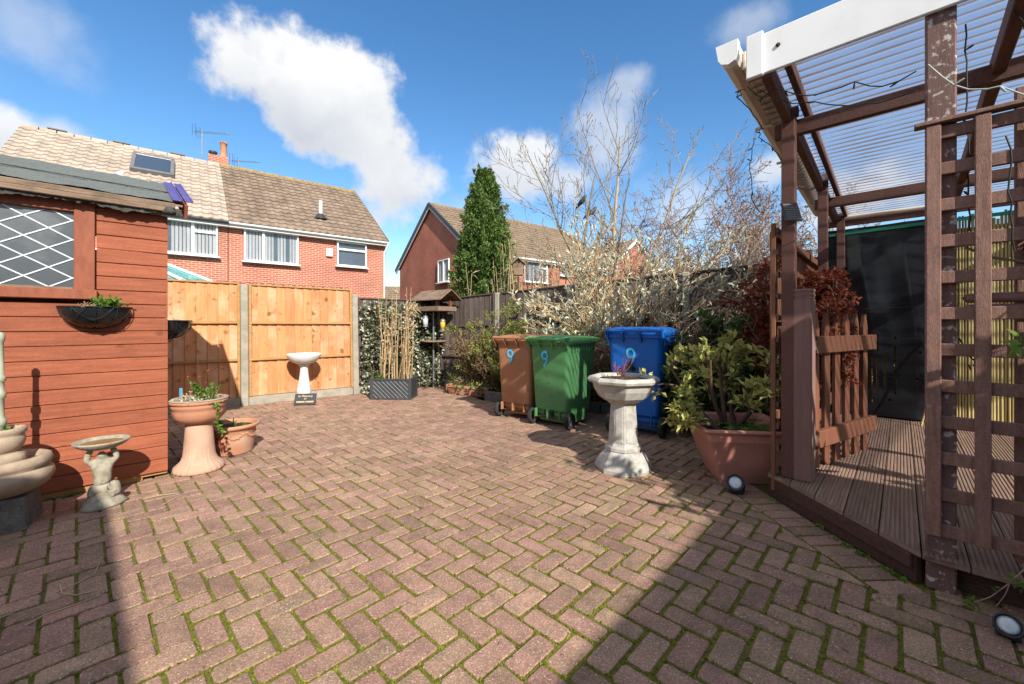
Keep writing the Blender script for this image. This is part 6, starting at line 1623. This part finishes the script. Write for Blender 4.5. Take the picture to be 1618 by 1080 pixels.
# tall dry grass beyond the dark fence
def reeds(name, label, base, n, w, hmin, hmax, m, lean=.05):
    t = thing(name, label, 'grass', base); br = []; P = []; D = []
    for k in range(n):
        x = RNG.normal(0, w * .5); y = RNG.normal(0, .25); h = RNG.uniform(hmin, hmax); l = RNG.normal(0, lean)
        pts = np.array([(x + l * h * f * f, y, h * f) for f in np.linspace(0, 1, 6)]); r = RNG.uniform(.009, .017); br.append((pts, np.linspace(r, r * .4, 6)))
        for q in range(5): i = RNG.integers(2, 6); P.append(pts[i]); D.append(RNG.normal(0, .4, 3) + np.array([l * 2, 0, .3]))
    link('stem', branch_mesh('stem', br, 4), m, t); s = RNG.uniform(.08, .25, len(P)); link('leaves', leaf_mesh('leaves', np.array(P), np.array(D), s, s * .06), M['dry_pale'], t)
reeds('tall_grass', 'tall dry pampas stems standing right of the conifer', (.25, 9.6, 0), 85, .85, 2.0, 3.25, M['dry_pale'], .05)
reeds('tall_grass', 'sparse dry stems beyond the fence below the bare tree', (1.25, 9.2, 0), 16, .9, 2.0, 3.0, M['dry_pale'], .03)
bb = thing('bird_box', 'wooden bird box on a tall pole behind the dark fence', 'bird box', (.12, 7.9, 0))
MB().tube([(0, 0, 0), (0, 0, 2.12)], .022, 6).build('pole', M['bark_dark'], bb); MB().box((0, 0, 2.26), (.17, .17, .22), .004).build('box', M['old_wood'], bb)
q = MB(); q.bar((-.13, 0, 2.36), (.0, 0, 2.48), .24, .02, .003, up=(0, 0, 1)); q.bar((.13, 0, 2.36), (.0, 0, 2.48), .24, .02, .003); q.build('roof', M['old_wood'], bb)
nb = thing('bird_box', 'small wooden nest box fixed to the dark fence', 'bird box', FC + F2D * 2.36 - F2N * .05 + Vector((0, 0, 1.53)), math.atan2(F2D.y, F2D.x))
MB().box((0, -.03, 0), (.12, .10, .17), .004).build('box', M['fence_mid'], nb); MB().box((0, -.045, .095), (.15, .15, .018), .003).build('roof', M['old_wood'], nb); MB().lathe([(0, 0), (.016, 0), (.016, .004), (0, .004)], 12).build('entrance_plate', M['aluminium'], nb).matrix_local = Matrix.Translation((0, -.082, .02)) @ Matrix.Rotation(R(90), 4, 'X')

# white blossom shrub glimpsed over the fence
bl = thing('blossom_shrub', 'pale blossom covered shrub just over the fence below the bare tree', 'shrub', (1.75, 8.0, 0)); br = []; tips = []
PS = dict(seg=[6, 5, 4], wob=[.1, .15, .18], up=[.02, .0, -.02], tap=[.5, .5, .5], n=[7, 6], start=[.4, .3], ang=[.8, .8], len=[.45, .5], rad=[.6, .6])
for k in range(6): grow(br, (RNG.normal(0, .2), RNG.normal(0, .15), 0), (RNG.normal(0, .35), RNG.normal(0, .3), 1), 1.75, .015, 0, PS, tips)
link('stem', branch_mesh('stem', br, 4), M['bark_dark'], bl); P = np.concatenate([p[2] for p in tips]); P = np.repeat(P, 3, 0) + RNG.normal(0, .03, (len(P) * 3, 3)); P = P[P[:, 2] > 1.2]
link('blossom', leaf_mesh('blossom', P, rnd_dirs(len(P)), RNG.uniform(.025, .05, len(P)), RNG.uniform(.012, .022, len(P))), M['blossom'], bl)

# ------------------------------------------------------------------ plants along the dark fence
def bedp(t, off): return FC + F2D * t - F2N * off
p = bedp(4.05, .36)
PSV = dict(seg=[9, 7, 5], wob=[.07, .11, .14], up=[-.02, -.01, .04], tap=[.4, .4, .4], n=[9, 6], start=[.25, .15], ang=[.62, .7], len=[.55, .5], rad=[.55, .55], rmin=.0058)
stv = []
for k in range(20):
    a = RNG.uniform(0, 6.28); l = RNG.uniform(.15, .85); stv.append(((RNG.normal(0, .12), RNG.normal(0, .08), 0), (math.cos(a) * l - .12, math.sin(a) * l * .5 - .12, 1), RNG.uniform(1.25, 2.35)))
leafy('buddleia', 'big silvery green buddleia with arching straw coloured stems behind the blue bin', 'shrub', (p.x, p.y, .05), stv, PSV, M['leaf_silver'], M['dry_stem'], .085, 6, .17, .05, up=.3, tips_only=False, r0=.012, n=4)
p = bedp(3.0, .35)
leafy('buddleia', 'low silvery shrub spreading against the fence between the green and blue bins', 'shrub', (p.x, p.y, .05), [((RNG.normal(0, .1), RNG.normal(0, .05), 0), (RNG.normal(.1, .4), RNG.normal(-.1, .25), 1), RNG.uniform(.6, 1.25)) for _ in range(9)], PSV, M['leaf_silver'], M['dry_stem'], .08, 8, .17, .05, up=.3, tips_only=False, r0=.010, n=4)
PE = dict(seg=[6, 5, 4], wob=[.1, .15, .18], up=[.03, .03, .03], tap=[.5, .5, .5], n=[7, 6], start=[.2, .2], ang=[.8, .8], len=[.5, .55], rad=[.6, .6])
PRD = dict(seg=[6, 4, 4], wob=[.08, .15, .18], up=[.03, .02, .0], tap=[.5, .5, .5], n=[9, 4], start=[.45, .2], ang=[.8, .8], len=[.22, .5], rad=[.6, .6])
def camellia_extra(t, tips):
    for (dx, dz, m_) in ((-.28, 1.10, M['petal']), (.10, .98, M['pink']), (.18, .62, M['petal']), (-.05, .85, M['petal']), (.14, .78, M['petal'])):
        P = np.array([dx, -.42, dz]) + RNG.normal(0, .012, (14, 3)); link('flower', leaf_mesh('flower', P, rnd_dirs(14), .04, .018), m_, t)
leafy('camellia', 'dark glossy evergreen camellia with a few pink flowers left of the pergola', 'shrub', (2.62, 4.5, .0), [((RNG.normal(0, .12), RNG.normal(0, .12), 0), (RNG.normal(0, .35), RNG.normal(0, .3), 1), RNG.uniform(.9, 1.55)) for _ in range(13)], PE, M['leaf_dark'], M['bark_dark'], .085, 13, .30, up=.2, tips_only=False, r0=.016, extra=camellia_extra, keep=lambda q: float((Vector(q) - DA).dot(V_)) < -.16)
leafy('dark_shrub', 'low dark green shrub in the bed behind the square pot', 'shrub', (2.15, 4.5, .05), [((RNG.normal(0, .25), RNG.normal(0, .15), 0), (RNG.normal(0, .5), RNG.normal(0, .3), 1), RNG.uniform(.35, .8)) for _ in range(14)], PE, M['leaf_dark'], M['bark_dark'], .065, 9, .26, up=.3, tips_only=False, r0=.010, keep=lambda q: float((Vector(q) - DA).dot(V_)) < -.14)
leafy('bare_shrub', 'brown leafless shrub between the buddleia and the camellia', 'shrub', (2.35, 4.95, .05), [((RNG.normal(0, .2), RNG.normal(0, .15), 0), (RNG.normal(0, .35), RNG.normal(0, .3), 1), RNG.uniform(.7, 1.3)) for _ in range(8)], PSV, M['dry_brown'], M['bark_dark'], .035, 3, .3, tips_only=False, r0=.009, n=4)
leafy('red_shrub', 'rusty red leaved climber on the fence right of the camellia', 'shrub', (3.05, 4.75, .9), [((RNG.normal(0, .15), RNG.normal(0, .1), 0), (RNG.normal(0, .5), RNG.normal(0, .3), 1), RNG.uniform(.4, .95)) for _ in range(9)], PE, M['leaf_red'], M['bark_dark'], .035, 6, .3, tips_only=False, r0=.008, n=4)
leafy('red_shrub', 'dry rust red leafed shrub spilling over the side fence onto the deck', 'shrub', (2.60, 3.62, .165), [((RNG.normal(0, .09), RNG.normal(0, .12), 0), (RNG.normal(.0, .10), RNG.normal(.05, .2), 1), RNG.uniform(1.0, 1.5)) for _ in range(40)], PRD, M['leaf_red'], M['bark_red'], .038, 17, .36, tips_only=False, r0=.008, n=4, keep=lambda q: q[0] < .835 * q[1])
p = bedp(1.75, .35)
PSP = dict(seg=[8, 6, 4], wob=[.03, .06, .08], up=[.02, .0, .0], tap=[.3, .3, .4], n=[14, 8], start=[.2, .15], ang=[1.15, .75], len=[.42, .42], rad=[.5, .5])
leafy('spruce', 'small yellow green spruce growing behind the brown bin', 'shrub', (p.x, p.y, .05), [((0, 0, 0), (.05, 0, 1), 1.5, ), ((-.12, 0, 0), (-.35, -.1, 1), 1.2), ((.1, 0, 0), (.42, -.1, 1), 1.25), ((.05, 0, 0), (.15, -.3, 1), 1.1)], PSP, M['leaf_spruce'], M['bark_dark'], .05, 20, .13, up=.1, tips_only=False, r0=.018, n=4)
leafy('dry_shrub', 'dry brown twiggy shrub in the low terracotta trough by the fence', 'shrub', (-.52, 7.12, .12), [((RNG.normal(0, .18), RNG.normal(0, .1), 0), (RNG.normal(.1, .35), RNG.normal(0, .3), 1), RNG.uniform(.5, .98)) for _ in range(26)], PSV, M['dry_brown'], M['dry_brown'], .028, 5, .35, tips_only=False, r0=.007, n=4)
cn = thing('garden_canes', 'three thin canes leaning in the dry shrub by the fence', 'canes', (-.78, 7.15, .1))
for a_, b_ in (((0, 0, 0), (-.12, .1, 1.0)), ((.02, 0, 0), (.50, .12, 1.12)), ((.12, 0, .1), (.52, .16, 1.0))): MB().tube([a_, b_], .006, 6).build('cane', M['dry_stem'], cn)
tt_ = thing('trough_planter', 'low brick red terracotta trough at the foot of the dark fence', 'planter', (-.70, 7.10, 0), math.atan2(F2D.y, F2D.x) + R(2))
b = MB(); loft(b, [[(x, y, z) for x, y in rrect(w, d, .03, 3)] for z, w, d in ((0, .78, .26), (.12, .84, .30), (.125, .88, .33), (.165, .88, .33), (.165, .82, .28), (.12, .80, .26))]); o = b.build('body', M['terracotta'], tt_); add_bevel_shade(o, 35)
MB().box((0, 0, .13), (.79, .25, .01), .002).build('soil', M['soil'], tt_)
tuft(tt_, (-.25, 0, .2), 90, (.10, .05, .05), .10, M['dry_pale'], 'grass', wid=.06, up=1.5); tuft(tt_, (-.3, 0, .2), 18, (.04, .03, .02), .20, M['leaf_green'], 'bulb_leaf', wid=.07, up=2.5); tuft(tt_, (.25, -.1, .18), 160, (.12, .05, .03), .035, M['leaf_spruce'], 'heather')
# woven ball ornament by the blue bin
wo = thing('hanging_ball', 'woven twig ball with a yellow centre hanging beside the blue bin', 'ornament', px_at(1074, 553, 4.25))
b = MB()
for k in range(16):
    ax_ = Vector(RNG.normal(0, 1, 3)).normalized(); u_ = ax_.orthogonal().normalized(); v_ = ax_.cross(u_); r = .058 * RNG.uniform(.93, 1.03)
    b.tube([u_ * r * math.cos(i * .314) + v_ * r * math.sin(i * .314) for i in range(21)], .003, 4)
b.build('weave', M['dry_stem'], wo); MB().lathe([(0, -.04), (.028, -.03), (.04, 0), (.028, .03), (0, .04)], 14).build('core', M['yellow_ball'], wo)
MB().tube([(0, 0, .05), (.02, 0, .10), (.025, 0, .16), (.0, 0, .20), (-.03, 0, .19)], .004, 6).build('hanger', M['wire_pale'], wo)
rfd = thing('red_tray', 'small red plastic tray hanging between the green and blue bins', 'feeder', px_at(957, 557, 5.35)); MB().lathe([(0, 0), (.07, 0), (.085, .02), (.08, .025), (0, .012)], 16).build('tray', M['red_plastic'], rfd); MB().tube([(0, 0, .01), (0, .05, .25)], .003, 5).build('hanger', M['wire'], rfd)
# plants low in the bed
tf_ = thing('bed_plants', 'mixed low green plants and dead leaves covering the soil bed', 'ground cover', (0, 0, 0)); tf_['kind'] = 'stuff'
n = 2600; tpar = RNG.uniform(.9, 5.8, n); o_ = RNG.uniform(.05, .8, n)
P = np.array(FC)[None, :] + np.array(F2D)[None, :] * tpar[:, None] - np.array(F2N)[None, :] * o_[:, None]; P[:, 2] = .10 + RNG.random(n) * .10
s = RNG.uniform(.03, .09, n); k = n // 2
link('green_leaves', leaf_mesh('green_leaves', P[:k], rnd_dirs(k, .8), s[:k], s[:k] * .3), M['leaf_dark'], tf_); link('dead_leaves', leaf_mesh('dead_leaves', P[k:] - np.array([0, 0, .05]), rnd_dirs(n - k, .2), s[k:] * .7, s[k:] * .25), M['dry_brown'], tf_)

# shrub just right of the frame, by the trellis: its leaves and shadow reach into the picture
PL = dict(seg=[7, 5, 4], wob=[.1, .14, .16], up=[.02, .02, .02], tap=[.5, .5, .5], n=[6, 5], start=[.3, .25], ang=[.75, .8], len=[.5, .5], rad=[.6, .6])
leafy('laurel', 'broad leaved green shrub at the right edge in front of the trellis', 'shrub', (2.70, .72, 0), [((0, 0, 0), (-.12, -.05, 1), 1.5), ((.05, 0, 0), (.15, .1, 1), 1.35), ((-.05, .05, 0), (-.42, -.02, 1), 1.95), ((-.02, .0, 0), (-.30, -.12, 1), 1.9), ((0, -.05, 0), (-.1, -.4, 1), 1.5)], PL, M['leaf_green'], M['bark_dark'], .12, 9, .22, up=.2, tips_only=False, r0=.016, keep=lambda q: q[0] > 1.36 * q[1] + .12)
trl = thing('bramble', 'trailing stem with fresh green leaves at the foot of the trellis', 'plant')
a0 = px_at(1618, 900, 1.62); pts = [a0 + Vector((.10, -.05, .06)), a0, px_at(1590, 925, 1.62), px_at(1565, 943, 1.63), px_at(1535, 953, 1.65), px_at(1522, 955, 1.66)]
hanging(trl, [tuple(p) for p in pts], M['leaf_green'], M['bark_red'], .03, 5, .0028); hanging(trl, [tuple(px_at(1598, 915, 1.62)), tuple(px_at(1588, 940, 1.6)), tuple(px_at(1574, 958, 1.6))], M['leaf_green'], M['bark_red'], .02, 2, .0025)
tuft(trl, tuple(px_at(1536, 953, 1.65)), 8, (.008, .004, .004), .03, M['leaf_green'], wid=.4); tuft(trl, tuple(px_at(1612, 918, 1.61)), 8, (.01, .006, .008), .035, M['leaf_green'], wid=.42)

tuft(trl, tuple(px_at(1612, 540, 1.6)), 7, (.02, .012, .012), .085, M['leaf_green'], wid=.2)
MB().tube([tuple(px_at(1612, 542, 1.6)), tuple(px_at(1640, 600, 1.6)), tuple(px_at(1660, 900, 1.6)), tuple(px_at(1660, 990, 1.6))], .004, 5).build('stem', M['bark_red'], trl)
# ------------------------------------------------------------------ litter and weeds on the paving
lt = thing('dead_stalk', 'pale dry stalks scattered on the shaded paving at lower left', 'stalks'); 
for pts in ([(88, 938), (120, 925), (150, 908), (158, 890), (140, 895)], [(40, 990), (70, 975), (110, 960), (160, 943)], [(0, 978), (20, 972)], [(95, 925), (98, 940), (120, 942), (145, 938)], [(225, 712 + 78), (250, 785), (280, 780)], [(255, 800), (275, 790), (285, 785)]):
    MB().tube([tuple(ground(*p) + Vector((0, 0, .006 + .004 * (i % 2)))) for i, p in enumerate(pts)], .0028, 5).build('stalk', M['dry_pale'], lt)
gl = thing('leaf_litter', 'scattered dead leaves and chips lying on the paving', 'litter'); gl['kind'] = 'stuff'
n = 260; Y = RNG.uniform(1.4, 5, n); X = RNG.uniform(-1.15, 1.1, n) * Y; k = (X > -3.2) & (X < 1.75); X, Y = X[k], Y[k]; n = len(X)
D = rnd_dirs(n, 0); D[:, 2] *= .15; s = RNG.uniform(.006, .024, n); link('bits', leaf_mesh('bits', np.stack([X, Y, np.full(n, .005)], 1), D, s, s * .3), M['dry_brown'], gl)
wd = thing('weeds', 'tiny green weeds sprouting along the deck skirt and shed base', 'weeds'); wd['kind'] = 'stuff'
P = []
for k in range(16):
    f = RNG.random(); c = DA + (DB - DA) * f + AB_n * RNG.uniform(.01, .05); P += [(c.x + RNG.normal(0, .01), c.y + RNG.normal(0, .01), .004) for _ in range(12)]
for k in range(14):
    f = RNG.random() * 1.2; c = SO - SD * f + Vector((SD.y, -SD.x, 0)) * RNG.uniform(.02, .05); P += [(c.x + RNG.normal(0, .012), c.y + RNG.normal(0, .012), .004) for _ in range(14)]
P = np.array(P); n = len(P); s = RNG.uniform(.008, .026, n); link('leaves', leaf_mesh('leaves', P, rnd_dirs(n, .9), s, s * .35), M['leaf_green'], wd)
